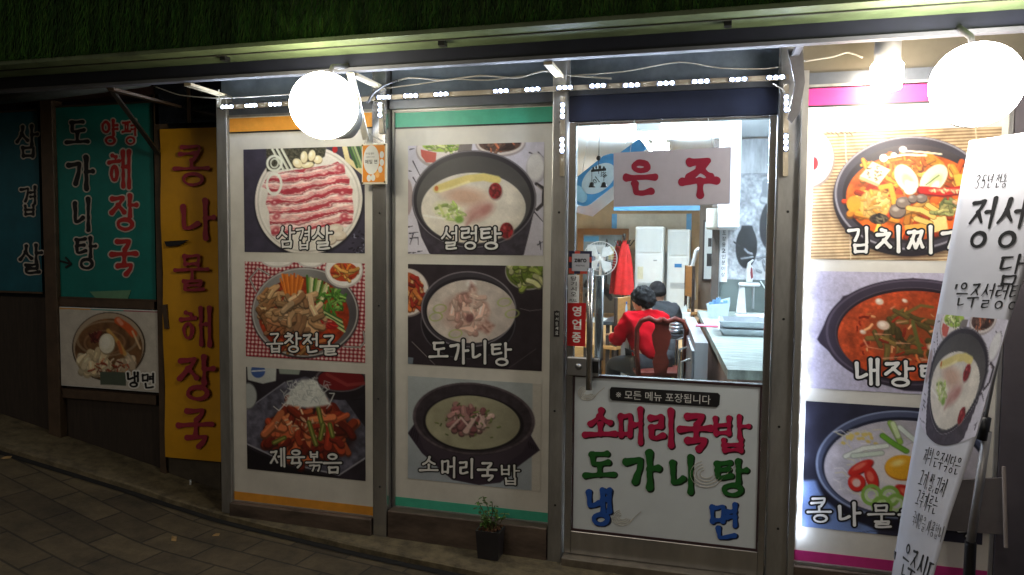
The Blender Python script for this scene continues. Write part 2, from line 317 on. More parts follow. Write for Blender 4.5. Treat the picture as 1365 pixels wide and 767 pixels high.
# ---------------------------------------------------------------- painted dish photographs: colour per vertex of a fine sheet
def vnoise(X, Y, sc, seed):
    r = np.random.RandomState(seed); g = r.rand(64, 64); out = 0; amp = 1; tot = 0
    for o in range(4):
        x, y = X/sc*2**o+seed*1.7, Y/sc*2**o+seed*.9; xi, yi = np.floor(x).astype(int), np.floor(y).astype(int); fx, fy = x-xi, y-yi
        fx, fy = fx*fx*(3-2*fx), fy*fy*(3-2*fy); G = lambda a, b: g[b % 64, a % 64]
        out = out+amp*((G(xi, yi)*(1-fx)+G(xi+1, yi)*fx)*(1-fy)+(G(xi, yi+1)*(1-fx)+G(xi+1, yi+1)*fx)*fy); tot += amp; amp *= .55
    return out/tot
class Pic:
    def __init__(s, corners, nx=190, ny=150):
        s.nx, s.ny = nx, ny; (ax, ay), (bx, by), (cx, cy), (dx, dy) = corners; s.k = corners
        U, V = np.meshgrid(np.linspace(0, 1, nx), np.linspace(0, 1, ny)); s.U, s.V = U, V
        s.X = (ax+(bx-ax)*U)*(1-V)+(dx+(cx-dx)*U)*V; s.Y = (ay+(by-ay)*U)*(1-V)+(dy+(cy-dy)*U)*V
        s.C = np.zeros(U.shape+(3,)); s.clip = None
    def inv(s, x, y):
        (ax, ay), (bx, by), (cx, cy), (dx, dy) = s.k; u = v = .5
        for _ in range(12):
            v = (y-(ay+(by-ay)*u))/((dy+(cy-dy)*u)-(ay+(by-ay)*u)); xl, xr = ax+(dx-ax)*v, bx+(cx-bx)*v; u = (x-xl)/(xr-xl)
        return u, v
    def mix(s, m, c, a=1):
        m = np.clip(m, 0, 1)*a
        if s.clip is not None: m = m*s.clip
        s.C = s.C*(1-m[..., None])+(np.array(c, float) if np.ndim(c) < 3 else c)*m[..., None]
    def fill(s, c, var=0, sc=40, seed=1):
        s.C[:] = c
        if var: s.C *= (1+var*2*(vnoise(s.X, s.Y, sc, seed)-.5))[..., None]
    def d_ell(s, cx, cy, rx, ry, rot=0):
        x, y = s.X-cx, s.Y-cy; a = math.radians(rot); c, q = math.cos(a), math.sin(a); x, y = x*c+y*q, -x*q+y*c
        return (np.sqrt((x/rx)**2+(y/ry)**2)-1)*min(rx, ry)
    def m_ell(s, cx, cy, rx, ry, rot=0, soft=4): return np.clip(.5-s.d_ell(cx, cy, rx, ry, rot)/soft, 0, 1)
    def ell(s, cx, cy, rx, ry, c, rot=0, soft=4, a=1): s.mix(s.m_ell(cx, cy, rx, ry, rot, soft), c, a)
    def ring(s, cx, cy, rx, ry, w, c, rot=0, soft=4, a=1): s.mix(.5-(np.abs(s.d_ell(cx, cy, rx, ry, rot))-w/2)/soft, c, a)
    def m_poly(s, pts, soft=4):
        d = np.full(s.X.shape, 1e9); ins = np.zeros(s.X.shape, bool); n = len(pts)
        for i in range(n):
            (ax, ay), (bx, by) = pts[i], pts[(i+1) % n]; ex, ey = bx-ax, by-ay
            t = np.clip(((s.X-ax)*ex+(s.Y-ay)*ey)/(ex*ex+ey*ey+1e-9), 0, 1); d = np.minimum(d, np.hypot(s.X-ax-ex*t, s.Y-ay-ey*t))
            if ay != by: ins ^= ((ay > s.Y) != (by > s.Y)) & (s.X < (bx-ax)*(s.Y-ay)/(by-ay)+ax)
        return np.clip(.5-np.where(ins, -d, d)/soft, 0, 1)
    def poly(s, pts, c, soft=4, a=1): s.mix(s.m_poly(pts, soft), c, a)
    def line(s, pts, w, c, soft=3, a=1, w2=None):
        d = np.full(s.X.shape, 1e9); n = len(pts)-1; w2 = w if w2 is None else w2
        for i in range(n):
            (ax, ay), (bx, by) = pts[i], pts[i+1]; ex, ey = bx-ax, by-ay
            t = np.clip(((s.X-ax)*ex+(s.Y-ay)*ey)/(ex*ex+ey*ey+1e-9), 0, 1)
            d = np.minimum(d, np.hypot(s.X-ax-ex*t, s.Y-ay-ey*t)-(w+(w2-w)*(i+t)/n)/2)
        s.mix(.5-d/soft, c, a)
    def grain(s, m, var, sc, seed): 
        f = 1+var*2*(vnoise(s.X, s.Y, sc, seed)-.5)*np.clip(m, 0, 1); s.C = s.C*f[..., None]
    def bits(s, n, reg, size, cols, seed, el=2.5, edge=.55, curve=.3):
        r = random.Random(seed); cx, cy, rx, ry = reg
        for _ in range(n):
            a, q = r.random()*6.283, math.sqrt(r.random()); x, y = cx+rx*q*math.cos(a), cy+ry*q*math.sin(a)
            w = r.uniform(*size); l = w*r.uniform(.6, el); b = r.random()*6.283; c = np.array(r.choice(cols))*r.uniform(.8, 1.15); k = r.uniform(-curve, curve)*l
            pts = [(x-l*math.cos(b), y-l*math.sin(b)), (x-k*math.sin(b), y+k*math.cos(b)), (x+l*math.cos(b), y+l*math.sin(b))]
            s.line([(p, q2+w*.25) for p, q2 in pts], w*1.25, c*edge, 4, .85); s.line(pts, w, c, 4)
            s.line([(p-w*.1, q2-w*.2) for p, q2 in pts[:2]], w*.3, np.minimum(c*1.3, 255), 4, .6)
    def sheet(s, name, place, parent, mat=None):
        s.C *= (1+.10*(vnoise(s.X, s.Y, 60, 77)-.5)+.05*(np.random.RandomState(5).rand(*s.X.shape)-.5))[..., None]
        nx, ny = s.nx, s.ny; co = np.array([place(u, v) for u, v in zip(s.U.ravel(), s.V.ravel())])
        idx = np.arange(nx*ny).reshape(ny, nx); q = np.stack([idx[:-1, :-1], idx[1:, :-1], idx[1:, 1:], idx[:-1, 1:]], -1).reshape(-1, 4)
        me = bpy.data.meshes.new(name); me.from_pydata(co.tolist(), [], q.tolist())
        c = np.clip(s.C.reshape(-1, 3), 0, 255)/255; c = np.where(c <= .04045, c/12.92, ((c+.055)/1.055)**2.4)
        at = me.color_attributes.new('Col', 'FLOAT_COLOR', 'POINT'); at.data.foreach_set('color', np.hstack([c, np.ones((len(c), 1))]).astype(np.float32).ravel())
        me.materials.append(mat or VC); return link(name, me, parent)
def dish_pork(p):
    p.fill((66,62,78), .18, 50, 3); pl = p.m_ell(460,400,338,346)
    p.ell(462,412,345,350,(38,36,44),soft=18); p.ell(460,400,338,346,(232,226,218)); p.ring(460,400,318,326,6,(200,194,186)); p.ring(460,400,305,312,5,(240,236,230))
    p.poly([(190,60),(570,55),(560,120),(480,180),(350,195),(195,215)],(74,72,60)); p.grain(p.m_poly([(190,60),(570,55),(560,120),(480,180),(350,195),(195,215)]),.8,9,4)
    for x in (270,300,330): p.line([(x-40,70),(x+35,205)],15,(228,230,215)); p.line([(x-36,70),(x+39,205)],3,(190,195,170))
    for x,y,a,b,r in ((392,160,34,26,40),(518,138,27,25,0),(455,172,38,18,-10),(432,122,22,38,0),(480,112,22,35,10)):
        p.ell(x+2,y+6,a,b,(150,125,80),r); p.ell(x,y,a,b,(238,226,186),r); p.ell(x-6,y-6,a*.45,b*.5,(250,244,222),r,8)
    reg = [(205,240),(300,215),(450,195),(600,172),(640,152),(685,190),(690,235),(718,260),(715,300),(738,330),(735,385),(742,410),(748,470),(742,545),(700,572),(640,550),(500,585),(380,600),(290,645),(235,622),(222,560),(215,470),(192,420),(210,330),(165,310)]
    m = p.m_poly(reg,5); n1 = vnoise(p.X*.35,p.Y,34,5); n2 = vnoise(p.X*.5,p.Y,16,9); n3 = vnoise(p.X,p.Y,70,13)
    t = ((p.Y+.13*(p.X-460)+44*(n1-.5)+26*(n3-.5)+14*np.sin(p.X/85))/66) % 1
    k = [0,.08,.2,.34,.42,.5,.56,.68,.86,.93,1]; cs = np.array([(150,80,84),(242,216,210),(246,224,218),(226,160,158),(238,196,190),(214,130,132),(240,205,198),(182,62,76),(176,58,72),(232,190,184),(150,80,84)])
    c = np.stack([np.interp(t,k,cs[:,i]) for i in range(3)],-1)*(.86+.3*n2)[...,None]; p.mix(m,c)
    for x,y in ((655,190),(690,500),(675,350),(250,410),(265,500),(260,590)): p.ell(x,y,26,20,(186,66,80),-30,14,.8); p.ell(x,y,9,7,(232,180,178),0,6)
    p.ring(245,160,46,46,15,(236,238,226)); p.ring(245,160,24,28,9,(222,226,210)); p.ring(245,292,46,64,15,(238,238,228))
    for x,y in ((640,580),(662,622),(600,650)): p.ell(x,y+6,48,32,(150,130,112)); p.ell(x,y,46,30,(226,212,194)); p.ell(x-10,y-6,26,14,(240,230,216),0,8)
    p.ell(622,76,16,22,(176,40,40)); p.line([(680,60),(700,140),(800,225)],30,(226,210,160))
    for i in range(7): p.line([(705+i*18,58),(760+i*16,190)],13,((62,100,56),(120,150,92),(178,194,140))[i%3])
    p.bits(26,(790,680,55,90),(4,9),[(120,120,140),(40,38,48)],5,1.2)
def dish_gopchang(p):
    g = lambda a: (np.sin(a*2*math.pi/27) > 0).astype(float)
    s = g(p.X+p.Y*.06)+g(p.Y-p.X*.06); p.C = np.stack([np.interp(s,[0,1,2],[232,188,128]),np.interp(s,[0,1,2],[214,92,26]),np.interp(s,[0,1,2],[208,98,38])],-1)
    for x,w in ((290,112),(520,92)): p.ell(x,40,w,46,(206,200,196)); p.ell(x,36,w-14,38,(238,234,228))
    for h in ([(140,245),(95,160),(158,92),(235,135)],[(740,622),(850,628),(878,590),(870,520)]): p.line(h,13,(90,84,82)); p.line(h,7,(190,184,180))
    p.ell(476,396,366,312,(60,52,54),soft=10); p.ell(475,390,360,304,(148,146,144)); p.mix(p.m_ell(475,390,360,304)*np.clip((p.X-450)/420+.05*0,0,1),(74,70,74))
    p.ring(475,390,354,298,7,(196,194,190)); p.ell(468,410,308,262,(150,52,26)); p.grain(p.m_ell(468,410,308,262),.5,30,3)
    p.ell(742,100,126,122,(200,194,190)); p.ell(742,94,118,114,(238,234,230)); p.ell(742,112,92,66,(190,70,36)); p.bits(26,(742,112,76,48),(10,20),[(214,120,50),(190,60,32),(226,170,90)],3)
    p.bits(40,(250,350,95,130),(14,30),[(184,140,96),(160,112,72),(204,164,118)],21); p.bits(30,(330,470,110,70),(14,26),[(176,122,84),(150,96,62)],22)
    for i in range(14): p.line([(312+i*12,150+R.uniform(-30,20)),(350+i*7,268)],13,((222,120,40),(236,140,60),(200,98,34))[i%3])
    for i in range(12): p.line([(495+i*13,142+i*6+R.uniform(-12,12)),(500+i*9,258+i*4)],15,((62,112,44),(120,156,70),(200,206,150),(232,226,180))[i%4])
    p.bits(60,(670,310,95,75),(7,15),[(84,140,52),(112,164,70),(58,108,40),(146,184,96)],24,3.5)
    for i in range(6): p.line([(600+i*9,372+i*16),(725+i*4,440+i*16)],14,((60,104,50),(196,206,142))[i%2])
    p.ell(640,468,62,34,(164,30,30),20); p.bits(10,(640,468,50,24),(6,12),[(196,50,44),(226,130,110)],25)
    p.bits(74,(450,392,150,118),(20,40),[(200,160,118),(184,142,100),(216,180,140),(166,122,86)],26,1.8)
    p.bits(24,(480,620,190,50),(14,26),[(190,110,60),(206,150,90),(160,60,34)],27)
def dish_jeyuk(p):
    p.fill((44,38,46),.3,60,2); p.poly([(40,240),(235,98),(330,70),(470,120),(610,330),(610,455),(480,545),(250,492),(40,395)],(92,90,104)); p.grain(p.m_poly([(40,240),(235,98),(330,70),(470,120),(610,330),(610,455),(480,545),(250,492),(40,395)]),.5,26,4)
    p.line([(40,392),(250,490),(480,543),(610,450)],7,(160,158,168)); p.line([(40,240),(235,98)],5,(150,148,160)); p.poly([(40,410),(250,505),(460,556),(460,600),(40,600)],(24,20,26))
    p.poly([(54,20),(196,20),(192,92),(130,106),(58,88)],(196,200,196)); p.ell(108,44,34,34,(70,98,160)); p.line([(78,46),(140,42)],6,(220,225,230)); p.poly([(205,30),(310,34),(300,62),(210,58)],(150,160,150)); p.ell(58,165,42,62,(178,182,180)); p.ring(58,165,42,62,4,(110,112,112))
    p.ell(492,98,124,84,(36,30,36)); p.ring(492,80,112,60,5,(110,100,104)); p.ell(492,84,104,52,(116,26,30)); p.line([(430,60),(520,110),(605,100)],16,(150,60,58),a=.8)
    p.line([(540,180),(600,176)],3,(24,20,24)); p.ell(345,352,212,140,(48,34,38),soft=30); p.bits(20,(340,340,188,110),(30,50),[(130,46,30),(110,36,26)],40,1.6)
    p.bits(95,(340,335,180,108),(18,36),[(176,70,42),(150,52,34),(204,100,62),(120,40,28),(214,120,76)],41,2.2)
    p.bits(30,(330,310,160,80),(4,9),[(240,190,150),(226,150,110)],42,2)
    for a in ([(388,222),(400,280),(412,330)],[(345,290),(360,345),(376,396)],[(440,300),(452,355)],[(230,365),(180,390)],[(410,300),(400,350),(396,370)]): p.line(a,22,(98,104,44)); p.line(a,8,(160,160,82))
    p.poly([(230,205),(262,140),(312,86),(372,84),(420,150),(446,205),(340,222)],(226,228,222),14)
    for i in range(60):
        a = R.uniform(0,6.28); x,y = 338+R.uniform(-95,95),150+R.uniform(-58,60); p.line([(x,y),(x+20*math.cos(a),y+20*math.sin(a)),(x+30*math.cos(a+1),y+30*math.sin(a+1))],4,R.choice([(240,242,238),(200,204,200),(178,184,182)]),a=.8)
    for q in ([(180,215),(205,235),(236,200)],[(440,150),(462,150),(440,200)],[(350,85),(380,95),(400,130)]): p.line(q,4,(230,232,228))
def dish_seol(p):
    p.fill((212,208,220),.06,60,3)
    for q in ([(72,90),(100,84)],[(70,220),(84,222)],[(68,560),(96,555)],[(75,600),(130,592)],[(80,630),(130,625),(132,668)],[(100,600),(80,668)],[(70,720),(90,716)],[(100,718),(118,716)],[(130,712),(160,706)],[(800,112),(850,130)],[(850,110),(880,140)],[(850,670),(880,650)],[(862,650),(868,700)],[(95,260),(120,300)],[(92,160),(150,270)],[(830,470),(880,530)]): p.line(q,8,(52,46,60),w2=3)
    p.ell(60,380,34,110,(178,160,160)); p.ell(245,95,135,105,(176,164,164)); p.ell(245,86,128,96,(226,216,212)); p.ell(280,62,130,44,(160,190,70)); p.bits(24,(280,70,110,26),(8,16),[(190,206,110),(130,170,50),(214,222,150)],3); p.poly([(140,90),(240,110),(235,170),(175,168),(145,130)],(200,88,74))
    p.poly([(380,60),(460,55),(455,110),(370,110)],(120,112,110)); p.ell(628,55,150,82,(170,158,158)); p.ell(628,50,142,74,(222,212,206)); p.ell(625,55,126,54,(92,66,58)); p.bits(24,(625,62,100,36),(8,18),[(116,84,70),(70,48,44),(186,110,80)],4)
    p.ell(838,205,58,92,(182,176,184)); p.ell(834,198,50,82,(228,226,226),soft=14)
    p.line([(840,300),(885,330),(880,420),(845,455)],20,(64,58,64)); p.line([(845,310),(872,335)],7,(160,150,150))
    p.poly([(98,430),(150,620),(200,720),(260,760),(700,760),(770,730),(800,600),(835,430)],(64,58,68)); p.grain(p.m_poly([(98,430),(200,720),(770,730),(835,430)]),.3,30,8)
    p.ell(465,395,376,298,(46,42,50)); p.ring(465,393,370,292,6,(140,134,142),a=.8); p.ell(465,400,346,268,(84,82,82)); p.mix(p.m_ell(465,400,346,268)*np.clip((300-p.Y)/160,0,1)*.6,(50,48,50))
    p.ell(464,446,316,214,(226,218,204)); so = p.m_ell(464,446,312,210); p.grain(so,.10,60,5); p.mix(so*np.clip((330-p.Y)/120,0,1),(196,190,196),.5)
    p.ell(420,375,130,52,(206,164,140),8,50,.85); p.ell(500,470,90,48,(196,146,136),-25,40,.85); p.ell(545,455,40,24,(176,118,112),-40,20,.7); p.line([(430,550),(480,480),(560,440)],16,(184,130,122),18,.7)
    p.line([(245,330),(330,300),(430,268),(530,258),(610,275)],46,(224,206,128),10); p.line([(262,345),(340,322),(440,286)],14,(240,228,170),10); p.ell(242,326,12,16,(206,120,60))
    p.ell(320,465,90,54,(222,222,178),20,30); p.bits(24,(330,470,80,55),(6,14),[(198,212,140),(226,228,190),(176,200,110)],6,3,.85); p.ell(385,515,26,22,(120,164,60),0,12,.8); p.line([(260,430),(285,480)],18,(206,214,140),8); p.line([(165,490),(290,510)],12,(240,236,226),8)
    for x,y in ((600,341),(668,582)): p.ell(x+3,y+6,40,50,(150,110,104),0,14); p.ell(x,y,38,48,(132,30,36)); p.grain(p.m_ell(x,y,38,48),.7,12,7); p.ell(x-12,y-16,8,10,(190,80,80),0,8)
def dish_dogani(p):
    p.fill((50,42,48),.2,70,3); p.line([(95,550),(250,700)],4,(150,140,140)); p.line([(730,720),(900,590)],4,(90,80,84)); p.line([(800,325),(860,340),(935,330)],5,(110,100,104)); p.poly([(60,650),(105,655),(100,700),(60,700)],(120,130,140))
    p.ell(60,228,152,160,(140,128,124)); p.ell(58,224,146,153,(224,214,208)); p.ell(50,226,122,132,(186,96,50)); p.bits(40,(70,226,100,120),(14,30),[(206,122,62),(180,66,40),(226,176,120),(150,44,34)],3)
    p.ell(850,80,146,124,(160,156,150)); p.ell(850,76,140,118,(96,112,40)); p.bits(40,(850,90,110,80),(18,34),[(150,164,80),(112,134,50),(206,206,150)],4,1.4)
    p.ell(465,420,310,246,(34,30,36)); p.ring(462,420,306,240,6,(104,98,104),a=.7); p.ell(465,335,312,250,(62,57,64)); p.ring(465,334,306,246,7,(136,130,136)); p.ell(472,340,292,218,(38,34,40)); p.ell(482,348,288,208,(212,200,190)); s = p.m_ell(482,348,284,204); p.grain(s,.12,60,4); p.mix(s*np.clip((p.X-480)/300,0,1),(180,166,160),.5)
    p.ell(440,360,150,120,(206,172,160),0,60,.8); p.ell(485,165,34,24,(232,226,220),0,12)
    mt = p.m_poly([(350,300),(395,235),(470,215),(485,150),(525,200),(520,255),(590,290),(610,350),(590,400),(640,440),(600,500),(540,470),(480,500),(440,470),(380,430),(345,380)], 26); n1 = vnoise(p.X, p.Y, 60, 31); n2 = vnoise(p.X+p.Y*.5, p.Y-p.X*.3, 26, 33)
    cs = np.array([(150,104,96),(196,150,136),(216,180,164),(236,214,202)]); c = np.stack([np.interp(n1*.5+n2*.5,[.28,.42,.55,.7],cs[:,i]) for i in range(3)],-1); p.mix(mt, c, .92)
    p.bits(26,(480,350,110,120),(16,34),[(206,168,152),(222,188,172),(188,146,134)],34,1.7,.8,.8); p.ell(478,392,26,30,(120,74,76),20,16,.8); p.line([(490,200),(505,260),(490,330)],16,(232,206,192),10,.8); p.line([(560,440),(600,480)],10,(140,96,86),8,.7)
    for x,y in ((280,330),(255,385),(385,495),(700,285),(750,360)): p.ring(x,y,42,26,7,(176,190,110),-10,5,.75)
def dish_someori(p):
    p.fill((176,184,186),.05,80,3); p.mix(np.clip((p.Y-250)/300,0,1)*np.ones_like(p.X),(158,166,178),.6); p.mix(np.clip((p.X-615)/4,0,1),(205,200,190))
    p.poly([(52,322),(95,255),(600,285),(652,382),(560,470),(480,560),(385,576),(262,552),(120,420)],(56,46,58)); 
    for i in range(4): p.line([(76+i*9,296+i*6),(66+i*10,336+i*10)],4,(30,24,32)); p.line([(600+i*10,338+i*8),(606+i*10,372+i*4)],4,(30,24,32))
    p.poly([(84,270),(130,400),(250,500),(350,520),(470,490),(575,400),(622,280)],(66,56,66)); p.ell(352,236,276,186,(58,50,56)); p.ring(352,234,270,180,9,(112,100,104),a=.6); p.grain(p.m_ell(352,236,276,186),.3,24,5)
    p.ell(352,256,228,146,(30,26,30)); p.ell(350,254,214,138,(166,162,134)); s = p.m_ell(350,254,210,134); p.grain(s,.12,60,4); p.mix(s*np.clip((p.X-350)/230,0,1),(128,124,106),.6)
    p.ell(332,246,96,72,(158,122,116),0,24,.8); p.bits(36,(330,236,74,54),(16,30),[(190,142,136),(166,112,112),(212,178,168),(140,88,90)],31,1.8); p.line([(250,290),(300,230),(340,280),(380,200),(410,270)],10,(214,186,176),5)
    p.bits(26,(350,254,170,100),(3,7),[(112,124,70),(90,100,56)],32,1.6)
def dish_kimchi(p):
    s = .5+.5*np.sin((p.Y+p.X*.03)*2*math.pi/17); c = np.array((214,190,152))*(s[...,None])+np.array((134,104,74))*(1-s[...,None]); p.C[:] = c; p.grain(np.ones_like(p.X),.25,60,3); p.line([(240,60),(265,760)],5,(230,210,176)); p.line([(845,60),(850,200)],5,(230,210,176))
    p.ell(62,205,128,158,(150,132,122)); p.ell(58,196,124,152,(240,236,232)); p.ell(40,190,96,120,(226,220,216)); p.ell(85,228,24,36,(150,40,40))
    for i in range(7): p.line([(150+i*22,66),(165+i*22,72+6*(i%3))],5,(70,60,56))
    p.ell(550,440,375,300,(96,74,58),0,30,.7); p.ell(545,412,366,312,(40,36,42)); p.ell(545,394,360,300,(66,61,70)); p.ring(545,392,352,292,8,(170,166,174),a=.8); p.ell(552,396,325,258,(44,38,42)); p.mix(p.m_ell(552,396,325,258)*np.clip((260-p.Y)/150,0,1),(112,104,106),.7)
    p.ell(556,410,312,226,(206,92,30)); s = p.m_ell(556,410,312,226); p.grain(s,.45,40,5)
    p.bits(70,(556,400,280,190),(16,34),[(226,140,48),(204,84,30),(236,172,80),(180,56,26)],51,2.4); p.bits(30,(480,240,150,50),(10,18),[(232,150,50),(214,110,40)],52,3)
    p.poly([(310,300),(372,224),(456,268),(402,344)],(236,222,182)); p.poly([(310,300),(402,344),(396,356),(306,314)],(200,170,120)); p.bits(20,(385,285,50,40),(3,5),[(120,90,60)],53,1)
    p.poly([(640,520),(712,512),(722,580),(650,600)],(240,206,130)); p.poly([(745,300),(815,290),(835,345),(760,360)],(238,186,70)); p.poly([(520,560),(640,545),(650,600),(530,610)],(226,160,70))
    p.ell(380,450,76,78,(220,170,86),-20,10); p.bits(30,(375,450,60,62),(8,16),[(236,200,120),(204,140,60),(226,180,100)],54,3,.75); p.ell(280,445,34,42,(214,150,50)); p.ell(400,525,46,28,(70,58,50)); p.bits(14,(400,525,36,20),(6,10),[(110,100,80),(40,36,34)],55)
    p.line([(410,360),(455,350),(475,440)],26,(224,170,60),6)
    for x,y,a,b,r in ((530,315,48,80,-28),(655,320,52,86,34)): p.ell(x+5,y+8,a,b,(150,80,30),r,10); p.ell(x,y,a,b,(238,238,200),r); p.ell(x+8,y+14,a*.5,b*.55,(206,216,150),r,12); p.ell(x+10,y+30,a*.3,b*.3,(242,242,222),r,8)
    p.line([(620,350),(680,300)],5,(70,90,40)); p.ell(550,365,30,36,(232,236,214),30)
    p.line([(600,378),(700,392),(838,372)],46,(120,20,20),4); p.line([(604,375),(700,386),(836,368)],38,(196,36,30),4); p.line([(640,378),(800,378)],14,(226,120,90),5); p.bits(14,(720,380,80,9),(5,8),[(244,206,150)],56,1)
    for x,y,a,b in ((488,482,40,40),(515,438,36,32),(600,418,28,23),(560,420,22,22)): p.ell(x,y+5,a,b,(60,46,42)); p.ell(x,y,a*.95,b*.92,(126,110,100)); p.ell(x-8,y-8,a*.4,b*.3,(176,162,150),0,8)
    for q in ([(540,470),(600,480),(655,515)],[(630,455),(690,500)],[(575,525),(640,550)]): p.line(q,32,(150,100,40)); p.line(q,24,(226,188,100))
    p.bits(18,(725,470,56,34),(10,18),[(150,150,90),(190,180,110),(110,116,70)],57); p.bits(14,(800,460,40,60),(10,18),[(220,130,60),(236,180,130)],58)
    p.line([(440,205),(520,190),(620,196)],11,(244,232,206)); p.line([(520,170),(600,178),(690,190)],9,(240,226,196)); p.ell(424,206,19,20,(250,246,236)); p.ell(515,163,18,16,(250,246,236)); p.ell(472,190,14,12,(240,230,214))
def dish_naejang(p):
    p.fill((184,178,198),.10,14,3); p.poly([(100,438),(150,330),(240,190),(600,85),(900,170),(1020,400),(1000,640),(760,735),(560,728),(400,680),(250,590),(115,462)],(52,45,58),8)
    p.ell(600,400,465,312,(58,50,63)); p.ring(602,396,448,296,8,(112,102,118),a=.6); p.ell(602,408,402,268,(36,28,36)); p.ring(602,404,400,264,5,(120,104,112),a=.5); p.ell(602,414,390,256,(176,70,36)); s = p.m_ell(602,414,388,254); p.grain(s,.35,70,4); p.grain(s,.25,16,6)
    p.ell(580,400,200,140,(120,66,36),0,80,.6); p.bits(34,(600,400,190,140),(12,26),[(98,84,44),(120,98,52),(76,66,36)],61,3.5,.7); p.bits(50,(590,420,300,200),(5,12),[(206,110,60),(150,40,24),(226,160,110)],62,2.5,.8)
    for x,y,a,b in ((450,355,34,26),(740,430,28,34),(700,480,26,18),(345,395,16,12),(430,220,22,18),(560,215,14,10),(760,310,22,16)): p.ell(x,y,a,b,(214,186,164),20,8); p.ell(x-5,y-5,a*.5,b*.5,(236,218,202),20,8)
    for q in ([(350,440),(370,480),(450,495)],[(410,405),(490,408)],[(450,545),(560,535)],[(520,340),(570,330)],[(520,455),(590,458)],[(640,540),(700,560)],[(490,260),(510,245)]): p.line(q,9,(224,160,130),6,.8,3)
    p.line([(600,330),(620,420),(640,500)],20,(98,96,50),8); p.line([(560,290),(640,240),(700,250)],16,(110,92,46),8)
def dish_kong(p):
    p.fill((44,44,60),.2,60,3); p.poly([(0,380),(90,376),(150,480),(320,600),(320,700),(0,700)],(112,134,182),14); p.ell(420,330,345,268,(30,30,44),soft=14); p.ell(415,308,335,240,(76,82,106)); p.ring(415,305,330,235,6,(140,150,178)); p.ell(417,312,312,216,(36,38,54)); p.ell(418,318,304,208,(198,192,202)); s = p.m_ell(418,318,300,204); p.grain(s,.14,50,4)
    p.mix(s*np.clip((210-p.Y)/110,0,1),(150,146,150),.6)
    for i in range(80): x,y = 200+R.uniform(-50,240),215+R.uniform(-70,230); a = R.uniform(-.6,.6); p.line([(x,y),(x+30*math.cos(a),y+30*math.sin(a)),(x+55*math.cos(a+.5),y+55*math.sin(a+.5))],5,R.choice([(228,222,222),(176,170,176),(214,206,170),(190,186,190)]),4,.8,3)
    for i in range(16): p.ell(250+R.uniform(-60,70),190+R.uniform(-25,25),10,7,(214,190,110),R.uniform(0,90))
    p.ell(420,318,140,92,(232,224,222),0,40,.9); p.ell(422,320,70,56,(196,120,30)); p.ell(420,315,67,53,(242,176,44)); p.ell(402,297,26,14,(252,220,130),-20,14)
    for q,c in (([(200,270),(270,235),(360,222)],(226,230,220)),([(230,268),(340,254)],(210,220,204)),([(345,178),(390,215),(435,245)],(112,168,56)),([(375,122),(395,165),(412,205)],(150,190,80)),([(410,140),(450,180),(485,214)],(222,230,220)),([(385,125),(404,180)],(206,222,170))): p.line(q,24,np.array(c)*.7,5); p.line(q,18,c,4)
    for x,y,a,b,r in ((258,318,56,22,-32),(300,362,24,52,-16),(242,385,34,38,0),(440,432,58,28,35),(500,380,34,22,-30)): p.ell(x+3,y+5,a,b,(110,20,20),r); p.ell(x,y,a,b,(206,44,36),r); p.ell(x-4,y-4,a*.55,b*.45,(232,110,90),r,6); 
    p.ell(242,388,16,18,(226,190,180)); 
    for x,y in ((370,445),(300,440),(395,480),(340,490)): p.ring(x,y,34,40,14,(136,176,80)); p.ring(x,y,20,24,8,(190,212,150))
    p.line([(60,640),(300,600),(600,640)],2,(60,60,80))
def dish_cold(p):
    p.fill((196,190,180),.06,60,3); p.poly([(40,40),(300,58),(300,78),(40,66)],(206,150,60)); p.poly([(300,50),(560,70),(560,96),(300,78)],(70,140,140)); p.poly([(560,70),(840,90),(840,112),(560,96)],(150,60,80))
    p.ell(440,362,292,262,(70,56,44)); p.ell(438,358,284,254,(178,160,138)); p.ell(440,380,268,232,(120,84,54)); p.grain(p.m_ell(440,380,268,232),.4,60,3); p.ring(438,358,284,254,5,(60,48,40))
    p.ring(430,300,240,130,14,(190,170,140),a=.5); p.ring(410,330,160,90,10,(170,130,96),a=.6)
    p.bits(24,(330,460,90,80),(40,60),[(226,210,176),(214,194,156)],3,1.2,.8); p.bits(14,(570,500,60,56),(36,50),[(218,196,164),(206,186,160)],4,1.2,.8); p.bits(40,(450,520,150,60),(6,12),[(196,120,80),(150,70,50),(226,200,170)],5)
    p.line([(515,165),(590,215),(640,270)],54,(206,90,46),12); p.line([(520,160),(545,190)],30,(226,150,120),10); p.line([(630,250),(690,380)],14,(222,190,150),8); p.bits(12,(340,285,40,26),(10,18),[(130,60,50),(96,40,36)],6); p.line([(440,240),(520,330),(570,420)],30,(206,160,90),10); p.line([(520,330),(545,410)],24,(196,110,60),10)
    p.ell(432,345,64,80,(150,130,100),0,10); p.ell(428,338,62,76,(236,230,208)); p.ell(418,330,40,50,(246,242,226),0,14); p.poly([(372,550),(582,560),(580,662),(378,652)],(78,88,76))

# ================================================================= SETTING
KX = [(-14, -.6), (-6, -.28), (-4.14, -.122), (-3.27, -.06), (-2.85, -.05), (-2.37, -.121), (-1.69, -.22), (-1.06, -.285), (0, -.4), (1.2, -.52), (14, -1.8)]
def ky(x): return float(np.interp(x, [a for a, b in KX], [b for a, b in KX]))
xs = sorted(set([-40, -25, -14, 25, 40]+[round(-13+i*.1, 2) for i in range(240)]))
ys = [-40, -15, -6, -3, -2, -1, -.6, -.3, 0, .6, 10.5]
mb = MB(); nx = len(xs)
mb.add([(x, y, gz(x)-.03) for y in ys for x in xs], [(j*nx+i, j*nx+i+1, (j+1)*nx+i+1, (j+1)*nx+i) for j in range(len(ys)-1) for i in range(nx-1)])
road = mb.build('paving', paving_mat('street_paving', (98,86,64), (74,64,48), (54,46,36), .34, .17, math.radians(8)), smooth=True); road['kind'] = 'structure'
